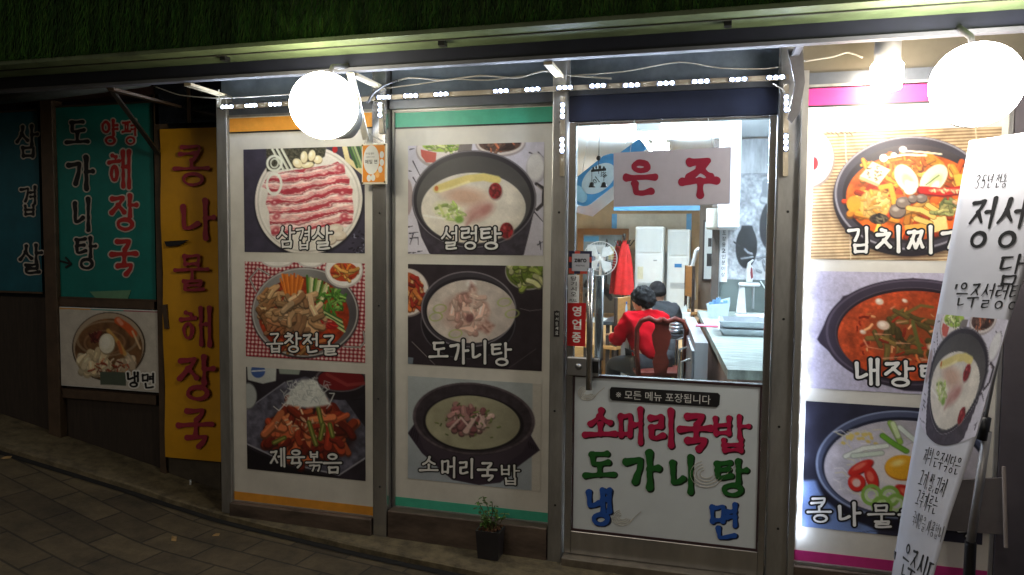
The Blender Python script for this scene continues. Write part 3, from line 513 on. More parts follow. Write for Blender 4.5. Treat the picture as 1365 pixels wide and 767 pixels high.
sx = [x for x in xs if -13 < x < 10.5]; mb = MB(); n = len(sx)
vs = []
for x in sx:
    vs += [(x, ky(x)+.03, gz(x)-.06), (x, ky(x)+.034+.006*R.random(), gz(x)-.002), (x, ky(x)+.05, gz(x)+.004), (x, .1, gz(x)+.006), (x, .5, gz(x)+.008)]
mb.add(vs, [(i*5+k, (i+1)*5+k, (i+1)*5+k+1, i*5+k+1) for i in range(n-1) for k in range(4)])
st = mb.build('pavement_strip', M('rough_concrete', (94,83,61), .9, 0, .6, 13, .9)); st['kind'] = 'structure'
mb = MB(); mb.add([(x, ky(x)+d, gz(x)-.026) for x in sx for d in (-.012, .036)], [(2*i, 2*i+2, 2*i+3, 2*i+1) for i in range(n-1)])
gj = mb.build('gutter_joint', M('joint_dirt', (16,13,10), .95, 0, .3)); gj['kind'] = 'structure'

# ---- restaurant building
B = thing('restaurant_building', (-.6, 0, 0), 'small street restaurant with aluminium shop front open to a bright room', 'building')
def fb(name, x0, z0, x1, z1, y0, y1, mat, parent=None, bevel=0): return MB().box((x0, y0, z0), (x1, y1, z1)).build(name, mat, parent, bevel=bevel)
for x0, x1, m in ((-1.715, -1.635, ALU2), (-.765, -.695, ALU), (.262, .355, ALU)):
    p_ = fb('post', x0, gz(x0)-.02, x1, 2.44, -.03, .09, m, B, .006)
fb('post', -2.66, gz(-2.66)-.05, -2.592, 2.34, -.02, .26, ALU, B, .005)
SCW = M('dark_screw', (40, 38, 36), .6, .4)
for px_ in (-1.675, -.73, .308):
    for z_ in (.25, .72, 1.21, 1.69, 2.12): MB().lathe([(.006, 0), (.0055, .002), (.003, .003)], (px_+.012*((z_*7) % 1-.5), -.0302, z_), 10, Matrix.Rotation(math.pi/2, 3, 'X')).build('screw', SCW, B)
CREAM = M('cream_beam', (150, 138, 112), .6, 0, .25, 9)
for x0, x1 in ((-2.66, -1.72), (-1.63, -.77), (-.69, .26), (.36, 2.6)):
    fb('transom', x0, 2.30, x1, 2.455, .03, .06, M('transom_glass_dark', (92, 102, 114), .2, 0, .3, 5) if x0 < .3 else M('transom_beige', (96, 90, 78), .35, 0, .2, 5), B)
    fb('transom_rail', x0, 2.225 if x1 != .26 else 2.25, x1, 2.30, .0, .09, M('transom_rail_metal', (92, 96, 104), .4, .5, .2, 7), B)
    fb('lintel', x0, 2.455, x1, 2.52, -.02, .12, CREAM, B)
fb('front_wall', -8, 2.525, 4.5, 4.6, .0, .2, M('upper_wall_render', (70, 66, 60), .8, 0, .3), B)
SILL = M('sill_metal', (92, 78, 68), .6, .3, .55, 7, .2, stretch=(.6, 1, 2))
fb('sill', -2.59, gz(-2.0)-.05, -1.72, .072, -.045, .12, SILL, B, .005); fb('sill', -1.63, gz(-1)-.06, -.77, .125, -.03, .12, SILL, B, .005)
fb('sill', .36, -.2, 2.6, .085, -.03, .12, SILL, B, .005)
fb('threshold', -.69, -.12, .26, .0, -.06, .12, M('steel_threshold', (120, 112, 100), .5, .6, .3), B, .004)
fb('header_panel', -.69, 2.125, .26, 2.248, .0, .06, NAVY, B, .003)
ROOMW = M('room_wallpaper', (170, 144, 110), .7, 0, .15, 5)
fb('room_wall', -2.55, 0, -2.5, 2.6, .3, 9.6, ROOMW, B); fb('room_wall', -2.5, 0, 1.8, 2.6, 9.6, 9.7, ROOMW, B)
MARB = M('marbled_wallpaper', (206, 206, 210), .5, 0, .45, 4, stretch=(2.5, 2.5, .6))
fb('room_wall', 1.75, 0, 1.8, 2.6, .12, 9.6, MARB, B)
fb('room_floor', -2.5, -.15, 1.75, .0, .13, 9.6, M('grey_floor_tile', (128, 124, 116), .45, 0, .2, 3), B)
fb('wood_platform', -2.48, .0, 1.0, .33, 5.0, 9.59, M('wood_platform', (182, 138, 84), .4, 0, .2, 6, stretch=(1, 8, 1)), B)
fb('room_ceiling', -2.55, 2.6, 1.8, 2.66, .13, 9.7, M('white_ceiling', (232, 234, 236), .7, 0, .04), B)
fb('inner_partition', -2.4, 0, -.78, 2.5, .14, .17, M('partition_back', (150, 146, 138), .7), B)
fb('inner_partition', .36, 0, 1.74, 2.5, .14, .17, MATS['partition_back'], B)
# kitchen wall, hood box, stair soffit
kx0 = P(957, 400, 4.0).x
fb('kitchen_wall', kx0, 0, 1.74, 2.58, 4.0, 4.1, MARB, B)
fb('tile_dado', kx0+.01, .8, 1.73, P(1000, 373, 4).z, 3.985, 3.999, M('grey_tile', (98, 106, 104), .35, 0, .12, 3), B)
fb('kitchen_post', kx0-.07, 0, kx0-.002, 2.58, 3.93, 4.12, M('brown_trim', (60, 50, 44), .5), B)
a, b = P(862, 300, 2.9), P(985, 303, 2.9)
fb('hood_box', P(957, 300, 2.9).x, b.z, b.x, 2.58, 2.9, 3.98, M('white_marble_sheet', (222, 224, 228), .5, 0, .12, 5, stretch=(2, 2, .5)), B)
fb('cabinet_edge', P(941, 300, 2.95).x, b.z-.0, P(957, 300, 2.9).x-.003, b.z+.16, 2.95, 3.9, M('cream_cabinet', (206, 200, 186), .5), B)
mb = MB()
a, b = P(762, 282, 4.2), P(835, 222, 4.2)
mb.prism([a, b, b+Vector((0, 0, .07)), a+Vector((0, 0, .07))], (0, 1.4, 0)); mb.build('stair_stringer', M('stair_paint', (150, 156, 166), .4, .3), B)

# ---- neighbouring shop front on the left (set back a quarter of a metre)
Y2 = .25
NB = thing('neighbour_shop', (-4.2, Y2, gz(-4.2)), 'dark closed shop front with brown frames left of the yellow sign', 'building')
WL = M('dark_wall_boards', (46, 36, 28), .8, 0, .35, 6, stretch=(9, 1, 1))
fb('wall', -8, -.2, -2.665, 1.16, Y2+.02, Y2+.3, WL, NB); fb('upper_wall', -8, 2.42, -2.665, 2.56, Y2-.02, Y2+.3, M('maroon_board', (58, 38, 34), .6, 0, .3), NB)
fb('window_back', -8, 1.16, -2.665, 2.42, Y2+.06, Y2+.3, DARK, NB)
a, b = P(57, 300, Y2-.03), P(73, 300, Y2-.03)
fb('post', a.x, gz(a.x)-.05, b.x, 2.42, Y2-.03, Y2+.05, BROWN, NB, .004)
a, b = P(207, 300, Y2-.03), P(216, 300, Y2-.03); fb('post', a.x, gz(a.x)-.05, b.x-.005, 2.42, Y2-.03, Y2+.05, BROWN, NB, .004)
fb('rail', P(73, 400, Y2).x+.01, 1.115, P(207, 400, Y2).x, 1.165, Y2-.01, Y2+.03, BROWN, NB)
fb('rail', P(73, 525, Y2).x+.01, P(140, 534, Y2).z, P(207, 400, Y2).x, P(140, 522, Y2).z, Y2-.01, Y2+.03, BROWN, NB)
fb('lower_panel', -3.27, gz(-3.2)-.1, -2.86, .22, Y2-.01, Y2+.019, M('grey_plinth', (66, 58, 46), .8, 0, .3), NB)
gp = fb('dark_glass', -3.27, 2.24, -2.665, 2.56, Y2-.03, Y2-.022, M('black_glass', (30, 32, 38), .08, 0, .3, 4), NB); fb('glazing_bar', -3.03, 2.24, -3.015, 2.56, Y2-.045, Y2-.031, BROWN, NB)
def film_window(u0, u1, zt, zb, col, label, texts):
    a, b = P(u0, 300, Y2), P(u1, 300, Y2); t = thing('shop_window', ((a.x+b.x)/2, Y2, zb), label, 'window')
    fb('film', a.x, zb, b.x, zt, Y2+.0, Y2+.02, col, t)
    f = MB(); 
    for q in (((a.x-.012, Y2-.01, zb-.012), (b.x+.012, Y2+.03, zb-.001)), ((a.x-.012, Y2-.01, zt+.001), (b.x+.012, Y2+.03, zt+.012))): f.box(*q)
    f.build('frame', BROWN, t)
    for chars, m in texts:
        px = [(c, u-w/2, v-h/2, u+w/2, v+h/2) for c, u, v, w, h in chars]
        brush('lettering_outline', px, M('pale_outline', (188, 182, 174), .6), t, on_plane(Y2-.003), .076, 1.7, 34, 'brush')
        brush('lettering', px, m, t, on_plane(Y2-.006), .076, 0, 36, 'brush')
    return t
TEAL = M('teal_film', (18, 112, 106), .45, 0, .15, 7); TEAL2 = M('blue_teal_film', (22, 84, 98), .45, 0, .2, 7)
REDL = M('red_lettering', (168, 40, 40), .5); BLKL = M('black_lettering', (18, 18, 20), .5)
film_window(-95, 54, 2.36, 1.20, TEAL2, 'dim blue-green shop window at far left lettered in three black syllables', [([('삼',36,189,27,42),('겹',38,268,22,38),('살',41,346,29,38)], BLKL)])
w2 = film_window(76, 206, 2.375, 1.175, TEAL, 'teal shop window with one red and one black column of brush letters', [
    ([('양',146,177,21,32),('평',173,177,19,32),('해',160,226,30,48),('장',165,284,34,46),('국',165,343,32,46)], REDL),
    ([('도',103,177,28,32),('가',107,231,33,42),('니',110,286,24,42),('탕',114,338,27,42)], BLKL)])
a, b = P(120, 388, Y2), P(174, 399, Y2); m_ = MB().prism([P(120, 389, Y2-.002), P(175, 387, Y2-.002), P(170, 400, Y2-.002), P(128, 398, Y2-.002)], (0, -.002, 0)); m_.build('tape_patch', M('green_tape', (96, 140, 110), .5), w2)
m_ = MB(); m_.bar(P(80, 348, Y2-.004), P(94, 352, Y2-.004), .012, .003, (0, 1, 0)); m_.bar(P(87, 343, Y2-.005), P(95, 352, Y2-.005), .012, .003, (0, 1, 0)); m_.bar(P(87, 357, Y2-.006), P(95, 352, Y2-.006), .012, .003, (0, 1, 0)); m_.build('arrow_mark', BLKL, w2)
# cold noodle poster
pic = Pic([(45,55),(825,105),(835,712),(62,650)], 130, 100); dish_cold(pic)
a, b = P(79, 409, Y2-.02), P(212, 521, Y2-.02); zt, zb, x0, x1 = P(146, 413, Y2-.02).z, P(146, 518, Y2-.02).z, a.x, b.x
t = thing('noodle_poster', ((x0+x1)/2, Y2-.02, zb), 'dim poster of cold noodles in a bowl under the teal window', 'poster')
fb('backing', x0-.005, zb-.005, x1+.005, zt+.005, Y2-.015, Y2+.019, WHITE, t)
pic.sheet('dish_photo', lambda u, v: (x0+(x1-x0)*u, Y2-.018, zt+(zb-zt)*v), t)
mpz = lambda a, b, l=0: Vector((x0+(x1-x0)*pic.inv(a, b)[0], Y2-.019-l, zt+(zb-zt)*pic.inv(a, b)[1]))
ch = [('냉',590,562,684,672),('면',704,572,804,684)]
brush('title_outline', ch, WINK, t, mpz, .085, 12, 34, 'title', .001); brush('title', ch, INK, t, mpz, .085, 0, 34, 'title', .003)
# yellow vertical sign
YS = Y2-.05
t = thing('yellow_sign', (-3.06, YS, .2), 'tall yellow vertical sign board with a column of red brush letters', 'sign')
c4 = [P(213, 171, YS), P(290, 171, YS), P(296, 615, YS), P(222, 611, YS)]; zt, zb = P(250, 171, YS).z, P(258, 613, YS).z; x0, x1 = P(217, 400, YS).x, P(293, 400, YS).x
m_ = MB(); nseg = 14
for i in range(nseg):
    za, zc = zt+(zb-zt)*i/nseg, zt+(zb-zt)*(i+1)/nseg
    wob = lambda k: .006*math.sin(k*1.3)
    m_.add([(x0, YS+wob(i), za), (x1, YS+.01+wob(i+.5), za), (x1, YS+.01+wob(i+1.5), zc), (x0, YS+wob(i+1), zc), (x0, YS+.03, za), (x1, YS+.03, za), (x1, YS+.03, zc), (x0, YS+.03, zc)], [(0,1,2,3)[::-1],(4,5,6,7),(0,4,7,3)[::-1],(1,5,6,2)]+([(0,1,5,4)] if i == 0 else [])+([(3,2,6,7)[::-1]] if i == nseg-1 else []))
m_.build('board', M('yellow_board', (200, 144, 16), .5, 0, .12, 5), t)
px = [(c, u-w/2, v-h/2, u+w/2, v+h/2) for c, u, v, w, h in (('콩',255,222,45,52),('나',263,293,44,50),('물',255,364,43,48),('해',262,436,43,50),('장',261,505,46,58),('국',260,571,44,50))]
brush('lettering', px, M('crimson_lettering', (150, 44, 58), .5), t, on_plane(YS-.010), .066, 0, 38, 'brush')
m_ = MB().prism([P(219, 322, YS-.012), P(252, 320, YS-.012), P(240, 327, YS-.012), P(222, 329, YS-.012)], (0, -.002, 0)); m_.build('dark_mark', BLKL, t)
m_ = MB().bar(P(221, 406, YS), P(224, 438, YS), .03, .03); m_.build('hinge', BROWN, t)

# ================================================================= MENU BOARDS
PAPER = M('cream_menu_print', (214, 210, 201), .42, 0, .13, 3.5, .12)
def menu_board(x0, x1, y, zt, zb, band, label, photos, px0, px1):
    t = thing('menu_board', ((x0+x1)/2, y, zb), label, 'menu board')
    fb('panel', x0, zb, x1, zt, y, y+.03, PAPER, t)
    fb('top_band', x0+.001, zt-.078, x1-.001, zt-.004, y-.0015, y-.0003, band, t); fb('trim_line', x0+.001, zt-.086, x1-.001, zt-.078, y-.004, y-.0003, BLACK, t)
    fb('bottom_band', x0+.001, zb+.002, x1-.001, zb+.05, y-.0015, y-.0003, band, t)
    f = MB(); w = .014
    f.box((x0-w, y-.012, zb-.012), (x0, y+.03, zt+.012)); f.box((x1, y-.012, zb-.012), (x1+w, y+.03, zt+.012)); f.box((x0, y-.012, zt), (x1, y+.03, zt+.012)); f.box((x0, y-.012, zb-.012), (x1, y+.03, zb)); f.build('frame', ALU, t)
    for (za, zc), corners, fn, chars, lab in photos:
        pic = Pic(corners); fn(pic)
        ph = pic.sheet('dish_photo', lambda u, v: (px0+(px1-px0)*u, y-.002, za+(zc-za)*v), t); ph['label'] = lab
        mp = lambda a, b, l=0: Vector((px0+(px1-px0)*pic.inv(a, b)[0], y-.0025-l, za+(zc-za)*pic.inv(a, b)[1]))
        s = (corners[1][0]-corners[0][0])/.73*.0080
        brush('title_outline', chars, INK, ph, mp, .066, s, 34, 'title', .001); brush('title', chars, WINK, ph, mp, .066, 0, 40, 'title', .003)
    return t
RW = [(2.04, 1.48), (1.427, .90), (.84, .262)]
ORG = M('orange_band', (222, 150, 52), .45); MINT = M('mint_band', (70, 176, 146), .45); MAG = M('magenta_band', (186, 46, 118), .45)
menu_board(-2.588, -1.722, .0, 2.215, .075, ORG, 'menu board with orange bands showing pork belly, hot pot and stir fry photographs', [
  (RW[0], [(42,72),(800,55),(825,740),(57,728)], dish_pork, [('삼',275,568,384,702),('겹',394,572,488,712),('살',502,568,620,714)], 'raw pork belly strips fanned on a white plate'),
  (RW[1], [(60,45),(880,55),(880,735),(72,690)], dish_gopchang, [('곱',224,532,330,664),('창',346,532,455,664),('전',472,536,575,668),('골',588,545,704,682)], 'vegetable and tripe hot pot on a red checked cloth'),
  (RW[2], [(50,25),(600,57),(598,570),(50,518)], dish_jeyuk, [('제',164,416,234,504),('육',246,424,322,508),('볶',332,432,404,524),('음',414,440,490,534)], 'spicy stir fried pork with white radish on a dark plate')], -2.50, -1.77)
menu_board(-1.618, -.752, .045, 2.215, .128, MINT, 'menu board with mint green bands showing three milky soups in black pots', [
  (RW[0], [(60,68),(885,48),(880,735),(68,725)], dish_seol, [('설',280,562,380,698),('렁',396,562,500,698),('탕',512,566,634,698)], 'milky beef soup with egg and jujubes in a black pot'),
  (RW[1], [(63,40),(940,47),(935,738),(68,695)], dish_dogani, [('도',217,548,334,658),('가',352,538,470,688),('니',492,542,598,688),('탕',617,556,744,704)], 'white knuckle soup in a black pot on a dark table'),
  ((.835, .285), [(50,35),(655,35),(655,600),(55,550)], dish_someori, [('소',114,438,195,514),('머',212,438,280,538),('리',296,442,365,538),('국',382,456,462,548),('밥',480,466,564,568)], 'grey soup with folded meat in a black pot on a saucer')], -1.545, -.82)
menu_board(.385, 1.165, .0, 2.235, .10, MAG, 'menu board with magenta bands showing kimchi stew beside the hanging banner', [
  (RW[0], [(92,65),(960,55),(935,750),(65,738)], dish_kimchi, [('김',250,572,360,704),('치',387,568,514,698),('찌',537,568,664,704),('개',692,572,815,700)], 'bubbling orange kimchi stew on a bamboo mat'),
  (RW[1], [(65,47),(1000,62),(985,760),(40,722)], dish_naejang, [('내',302,552,434,694),('장',460,562,604,704),('탕',637,576,780,712)], 'red tripe soup in a spouted black bowl'),
  (RW[2], [(42,28),(740,70),(712,655),(22,583)], dish_kong, [('콩',47,458,138,564),('나',167,476,254,574),('물',287,482,384,584),('해',402,496,490,590),('장',506,508,590,604),('국',606,520,690,616)], 'bean sprout soup with an egg yolk and red pepper')], .415, 1.14)

# ================================================================= GLASS DOOR
D = thing('glass_door', (-.2, .0, .0), 'aluminium glass door with white menu panel of coloured brush letters below', 'door')
dx0, dx1, dz0, dz1 = -.688, .258, .002, 2.123; zl = P(900, 509, .02).z
f = MB()
f.box((dx0, .0, dz0), (dx0+.035, .045, dz1)); f.box((dx1-.03, .0, dz0), (dx1, .045, dz1)); f.box((dx0+.035, .0, dz0), (dx1-.03, .045, .118)); f.box((dx0+.035, .0, dz1-.012), (dx1-.03, .045, dz1))
f.build('frame', ALU2, D, bevel=.003)
g = fb('glass', dx0+.035, zl+.012, dx1-.03, dz1-.012, .02, .026, glass_mat('door_glass'), D)
f = MB()
for q in (((dx0+.036, .004, .119), (dx1-.031, .012, .129)), ((dx0+.036, .004, zl), (dx1-.031, .04, zl+.012)), ((dx0+.036, .004, .129), (dx0+.044, .012, zl)), ((dx1-.039, .004, .129), (dx1-.031, .012, zl))): f.box(*q)
f.build('panel_border', M('dark_maroon_border', (52, 30, 34), .5), D)
lp = fb('lower_panel', dx0+.044, .129, dx1-.039, zl, .010, .03, M('white_sign_panel', (205, 212, 216), .5, 0, .05, 5), D)
Yd = .0095
def cc(lst): return [(c, u-w/2, v-h/2, u+w/2, v+h/2) for c, u, v, w, h in lst]
for nm, lst, col in (('red', [('소',800,565,40,36),('머',841,568,33,44),('리',883,571,35,46),('국',927,576,41,46),('밥',974,579,48,46)], (176, 20, 68)),
                 ('green', [('도',799,620,38,34),('가',855,627,45,46),('니',910,633,32,46),('탕',974,638,42,46)], (24, 92, 32)),
                 ('blue', [('냉',799,677,33,46),('면',965,696,38,46)], (32, 82, 168))):
    dk = tuple(int(c*.35) for c in col)
    brush('lettering_shadow', [(c, a+1.6, b+1.4, e+1.6, h+1.4) for c, a, b, e, h in cc(lst)], M(nm+'_letter_edge', dk, .5), lp, on_plane(Yd-.0005), .090, .5, 34, 'brush')
    brush('lettering', cc(lst), M(nm+'_letter', col, .5), lp, on_plane(Yd-.002), .090, 0, 38, 'brush')
m_ = MB().prism([P(u, v, Yd-.002) for u, v in ((815,516),(957,524),(960,527),(959,540),(956,543),(816,534),(813,531),(813,519))], (0, -.0015, 0)); m_.build('notice_strip', M('black_notice', (20, 20, 24), .45), lp)
a, b = P(821, 531.5, Yd-.005), P(947, 539.5, Yd-.005); xd = (b-a).normalized()
noto('notice_text', '※ 모든 메뉴 포장됩니다', WINK, lp, a, xd, (0, 0, 1), .043, .0, (b-a).length)
for cx, cy, r in ((783,524,12),(942,632,22),(830,690,13)):          # faint cloud scrolls printed on the panel
    s_ = MB()
    for k in range(4):
        pts = [P(cx+r*(1-.2*k)*math.cos(q), cy+r*(.8-.18*k)*math.sin(q), Yd-.0012) for q in np.linspace(.3, 4.4, 18)]; s_.tube(pts, .0016, 4)
    s_.tube([P(cx+r*.7, cy+r*.5, Yd-.001), P(cx+r*1.3, cy-.1*r, Yd-.001), P(cx+r*1.9, cy-.6*r, Yd-.001)], .0014, 4); s_.build('cloud_scroll', M('beige_scroll', (178, 172, 160), .6), lp)
# handles and lock
f = MB(); hx = P(786, 440, -.05)
hb, ht = P(785, 520, -.055), P(787, 358, -.055); f.tube([hb, ht], .015, 12); f.tube([P(786, 372, -.055), P(786, 372, .0)], .008, 8); f.tube([P(786, 505, -.055), P(786, 505, .0)], .008, 8); f.build('pull_handle', ALU2, D, True)
f = MB(); f.tube([P(798, 480, .09), P(799, 368, .09)], .022, 12); f.tube([P(799, 375, .09), P(799, 375, .03)], .008, 8); f.build('inner_handle', ALU2, D, True)
f = MB(); a, b = P(756, 500, -.012), P(799, 478, -.012); f.box((a.x, -.02, a.z), (b.x, .0, b.z)); lk = f.build('lock_case', STEEL, D, bevel=.004)
f = MB(); c = P(771, 489, -.025); f.lathe([(.014, -.006), (.016, 0), (.010, .004), (.009, .006)], c, 16, Matrix.Rotation(math.pi/2, 3, 'X')); f.build('lock_cylinder', STEEL, lk, True)
f = MB(); a, b = P(790, 497, -.024), P(798, 482, -.024); f.box((a.x, -.03, a.z), (b.x, -.021, b.z)); f.build('latch_plate', BLACK, lk)
# stickers on the door
def sticker(name, u0, v0, u1, v1, y, col, label, cat, lum=None):
    a, b = P(u0, v1, y), P(u1, v0, y); t = thing(name, ((a.x+b.x)/2, y, a.z), label, cat); fb('sheet', a.x, a.z, b.x, b.z, y, y+.002, col, t); return t, a, b
t, a, b = sticker('payment_sticker', 758, 335, 789, 365, .0165-.02, M('dark_blue_sticker', (34, 34, 66), .5, 0, .1), 'dark square payment sticker with grey patch above the pull sign', 'sticker')
m_ = MB(); w_ = b.x-a.x; h_ = b.z-a.z
for i, j in ((0,2),(1,3),(3,0),(2,0),(0,0),(3,2)): fb('colour_square', a.x+w_*i/4+.001, a.z+h_*j/4+.001, a.x+w_*(i+1)/4-.001, a.z+h_*(j+1)/4-.001, -.0050, -.0041, M('orange_red_print', (196, 66, 50), .5), t)
fb('patch', a.x+w_*.14, a.z+h_*.12, b.x-w_*.1, b.z-h_*.12, -.0062, -.0052, M('grey_patch', (178, 180, 190), .5), t)
noto('lettering', 'zero', INK, t, (a.x+w_*.24, -.0066, a.z+h_*.50), (1, 0, 0), (0, 0, 1), h_*.17, .03, w_*.54); noto('small_lettering', 'KB국민카드'[2:], INK, t, (a.x+w_*.3, -.0066, a.z+h_*.32), (1, 0, 0), (0, 0, 1), h_*.08, .02, w_*.42)
t, a, b = sticker('pull_sticker', 757, 367, 772, 404, -.0035, M('white_sticker', (222, 224, 226), .5, 0, .03), 'narrow white pull notice directly above the red sticker', 'sticker')
w_, h_ = b.x-a.x, b.z-a.z
for i, c_ in enumerate('당기시오'): noto('lettering', c_, INK, t, (a.x+w_*.25, -.0042, b.z-h_*(.20+.185*i)), (1, 0, 0), (0, 0, 1), h_*.15, .01, w_*.52)
noto('small_lettering', 'PULL', INK, t, (a.x+w_*.16, -.0042, a.z+h_*.05), (1, 0, 0), (0, 0, 1), h_*.09, .01, w_*.68)
t, a, b = sticker('open_sticker', 756, 404.5, 781, 461, -.0035, M('red_sticker', (188, 18, 24), .5, 0, .05), 'red sticker with three white letters above the door lock', 'sticker')
w_, h_ = b.x-a.x, b.z-a.z
for i, c_ in enumerate('영업중'): noto('lettering', c_, WINK, t, (a.x+w_*.26, -.0042, b.z-h_*(.31+.305*i)), (1, 0, 0), (0, 0, 1), h_*.24, .025, w_*.5)
t, a, b = sticker('post_sticker', 738, 415, 746, 449, -.0325, M('black_sticker', (30, 26, 28), .5), 'small black vertical welcome sticker on the post left of the door', 'sticker')
w_, h_ = b.x-a.x, b.z-a.z
for i, c_ in enumerate('어서오세요'): noto('lettering', c_, WINK, t, (a.x+w_*.3, -.0332, b.z-h_*(.19+.18*i)), (1, 0, 0), (0, 0, 1), h_*.13, 0, w_*.5)
# restaurant name board
ys_ = -.035
q = [P(818, 204, ys_), P(975, 196, ys_), P(973, 272, ys_), P(818, 276, ys_)]
t = thing('name_sign', q[3], 'white name board with two large red syllables hung across the glass door', 'sign')
MB().prism([q[3], q[2], q[1], q[0]], (0, .012, 0)).build('board', M('white_board', (176, 171, 182), .55, 0, .05), t)
brush('lettering', [('은',835,216,873,260),('주',910,213,955,260)], M('crimson_paint', (140, 20, 50), .5), t, on_plane(ys_-.001), .098, 0, 46, 'brush')
for q in ((P(840, 203, ys_+.006), P(846, 160, -.002)), (P(950, 198, ys_+.006), P(944, 158, -.002))): MB().tube(q, .0015, 5).build('hanging_wire', STEEL, t)

# ================================================================= CANOPY
C = thing('canopy', (-1.2, -.3, 2.35), 'dark metal canopy over the shop front with struts', 'canopy')
YL = -.32
fb('fascia', -7, 2.362, 3.5, 2.425, YL, YL+.05, M('canopy_dark_fascia', (34, 35, 48), .45, .1, .25, 5), C)
fb('edge_lip', -7, 2.345, 3.5, 2.361, YL-.012, YL+.03, M('canopy_lip_metal', (92, 92, 97), .75, .15, .2, 6), C)
fb('soffit', -7, 2.426, 3.5, 2.445, -.545, YL+.05, M('cream_green_soffit', (92, 106, 72), .6, 0, .35, 7, .3), C)
fb('soffit_seam', -7, 2.420, 3.5, 2.4255, -.46, -.452, M('seam_dark', (60, 62, 50), .7), C)
fb('ceiling_sheet', -7, 2.50, 3.5, 2.515, YL+.05, .0, M('canopy_inner_sheet', (96, 92, 84), .6, 0, .3, 5), C)
for u in (590, 970, 300): 
    c = P(u, 62+(590-u)*.07, -.42); MB().box((c.x-.015, -.44, 2.405), (c.x+.015, -.40, 2.4255)).build('clip', BLACK, C)
# cross arms and struts
GM = M('grey_bracket', (92, 90, 92), .45, .4, .2); WM = M('white_bracket', (206, 202, 190), .5)
for x in (-3.1, -2.62, -1.68, -.73):
    MB().box((x-.02, YL+.03, 2.33), (x+.02, .0 if x > -2.7 else Y2-.03, 2.344)).build('cross_arm', CREAM if x > -3 else BROWN, C)
m_ = MB(); m_.bar(P(212, 206, Y2-.04), P(143, 113, -.26), .028, .012); m_.build('strut', M('dark_strut', (40, 36, 32), .5), C)
m_ = MB(); m_.bar(P(488, 186, -.034), P(467, 97, YL-.016), .034, .010); m_.build('strut', WM, C)
m_ = MB(); m_.prism([P(u, v, -.10) for u, v in ((1050,66),(1070,64),(1073,110),(1066,150),(1056,164),(1050,158),(1060,112))], (0, .02, 0)); m_.build('strut', GM, C)
m_ = MB(); m_.bar((P(1060, 75, -.09).x, -.09, 2.36), (P(1060, 75, -.09).x, YL+.01, 2.352), .03, .014); m_.build('cross_arm', GM, C)
# rounded gutter duct over the neighbour shop
m_ = MB(); m_.tube([P(-40, 132, .05), P(60, 122, .05), P(195, 104, .05)], .05, 14); o = m_.build('gutter_duct', M('blue_grey_duct', (104, 112, 116), .5, .2, .2, 6), None, True); solo(o, 'blue-grey round gutter pipe above the dim teal windows', 'pipe')
# artificial turf wall above the canopy
T = thing('turf_wall', (-1.5, -.53, 2.44), 'dark green artificial turf cladding above the canopy', 'wall')
fb('backing', -7, 2.446, 3.5, 3.9, -.535, -.40, M('turf_backing', (34, 54, 20), .9, 0, .5, 20), T)
rg = np.random.RandomState(3); N = 60000
bx = rg.uniform(-4.6, 2.3, N); bz = 2.45+rg.rand(N)**1.15*.75; ln = rg.uniform(.03, .085, N); w = rg.uniform(.0015, .004, N); dx = rg.normal(0, .016, N); yo = rg.uniform(.004, .022, N)
v0 = np.stack([bx-w, np.full(N, -.536), bz], 1); v1 = np.stack([bx+w, np.full(N, -.536), bz], 1); v2 = np.stack([bx+dx+w*.3, -.536-yo, np.maximum(bz-ln, 2.44)], 1)
me = bpy.data.meshes.new('turf'); me.from_pydata(np.stack([v0, v1, v2], 1).reshape(-1, 3).tolist(), [], np.arange(3*N).reshape(-1, 3).tolist())
cc_ = np.array([(52/255, 88/255, 32/255)])**2.2*(rg.uniform(.45, 1.7, N)*(.6+.6*np.sin(bx*31+np.sin(bx*7)*3)**2)*(.7+.6*vnoise(bx, bz, .25, 3)))[:, None]*np.array([[1, 1, 1]]); cc_[:, 0] *= rg.uniform(.7, 1.5, N)
at = me.color_attributes.new('Col', 'FLOAT_COLOR', 'POINT'); at.data.foreach_set('color', np.repeat(np.hstack([cc_, np.ones((N, 1))]), 3, 0).astype(np.float32).ravel())
me.materials.append(vcol_mat('turf_blades', .6, .2)); tf = link('turf', me, T); tf['kind'] = 'stuff'

# ================================================================= LAMPS
def globe(u, v, r, y, es, label, col=(255, 246, 222)):
    c = P(u, v, y); t = thing('globe_lamp', c-Vector((0, 0, r)), label, 'lamp', 'globe lamps under the canopy')
    m_ = MB().ellipsoid(c, (r, r, r*.98), 36, 24); m_.build('globe', M('lit_globe_%d' % u, (250, 248, 240), .4, 0, .02, emit=col, es=es), t, True)
    m_ = MB(); k = c+Vector((.03, .13, -.03)); m_.lathe([(.095, -.07), (.105, -.03), (.095, .03), (.06, .06), (.04, .07)], k, 28, Matrix.Rotation(-math.pi/2, 3, 'X') @ Matrix.Rotation(.5, 3, 'Y')); m_.build('rear_bowl', M('grey_lamp_bowl', (120, 124, 126), .5), t, True)
    m_ = MB(); m_.tube([c+Vector((0, .04, r-.02)), c+Vector((0, .08, r+.04)), (c.x, YL-.002, 2.37)], .012, 8); m_.build('arm', GM, t, True)
    return t, c
globe(432, 141, .150, -.54, GLOBE_L, 'glowing round globe lamp over the orange-banded menu board')
globe(1301, 113, .148, -.54, GLOBE_R, 'largest glowing globe lamp above the hanging white banner', (255, 250, 240))
c = P(1182, 104, -.16); t = thing('ceiling_lamp', c, 'cylindrical canopy lamp glowing over the magenta-banded board', 'lamp')
m_ = MB().lathe([(.02, -.055), (.055, -.045), (.062, 0), (.062, .05), (.05, .065)], c, 24); m_.build('bulb', M('lit_bulb', (250, 248, 240), .4, emit=(255, 240, 214), es=BULB_R), t, True)
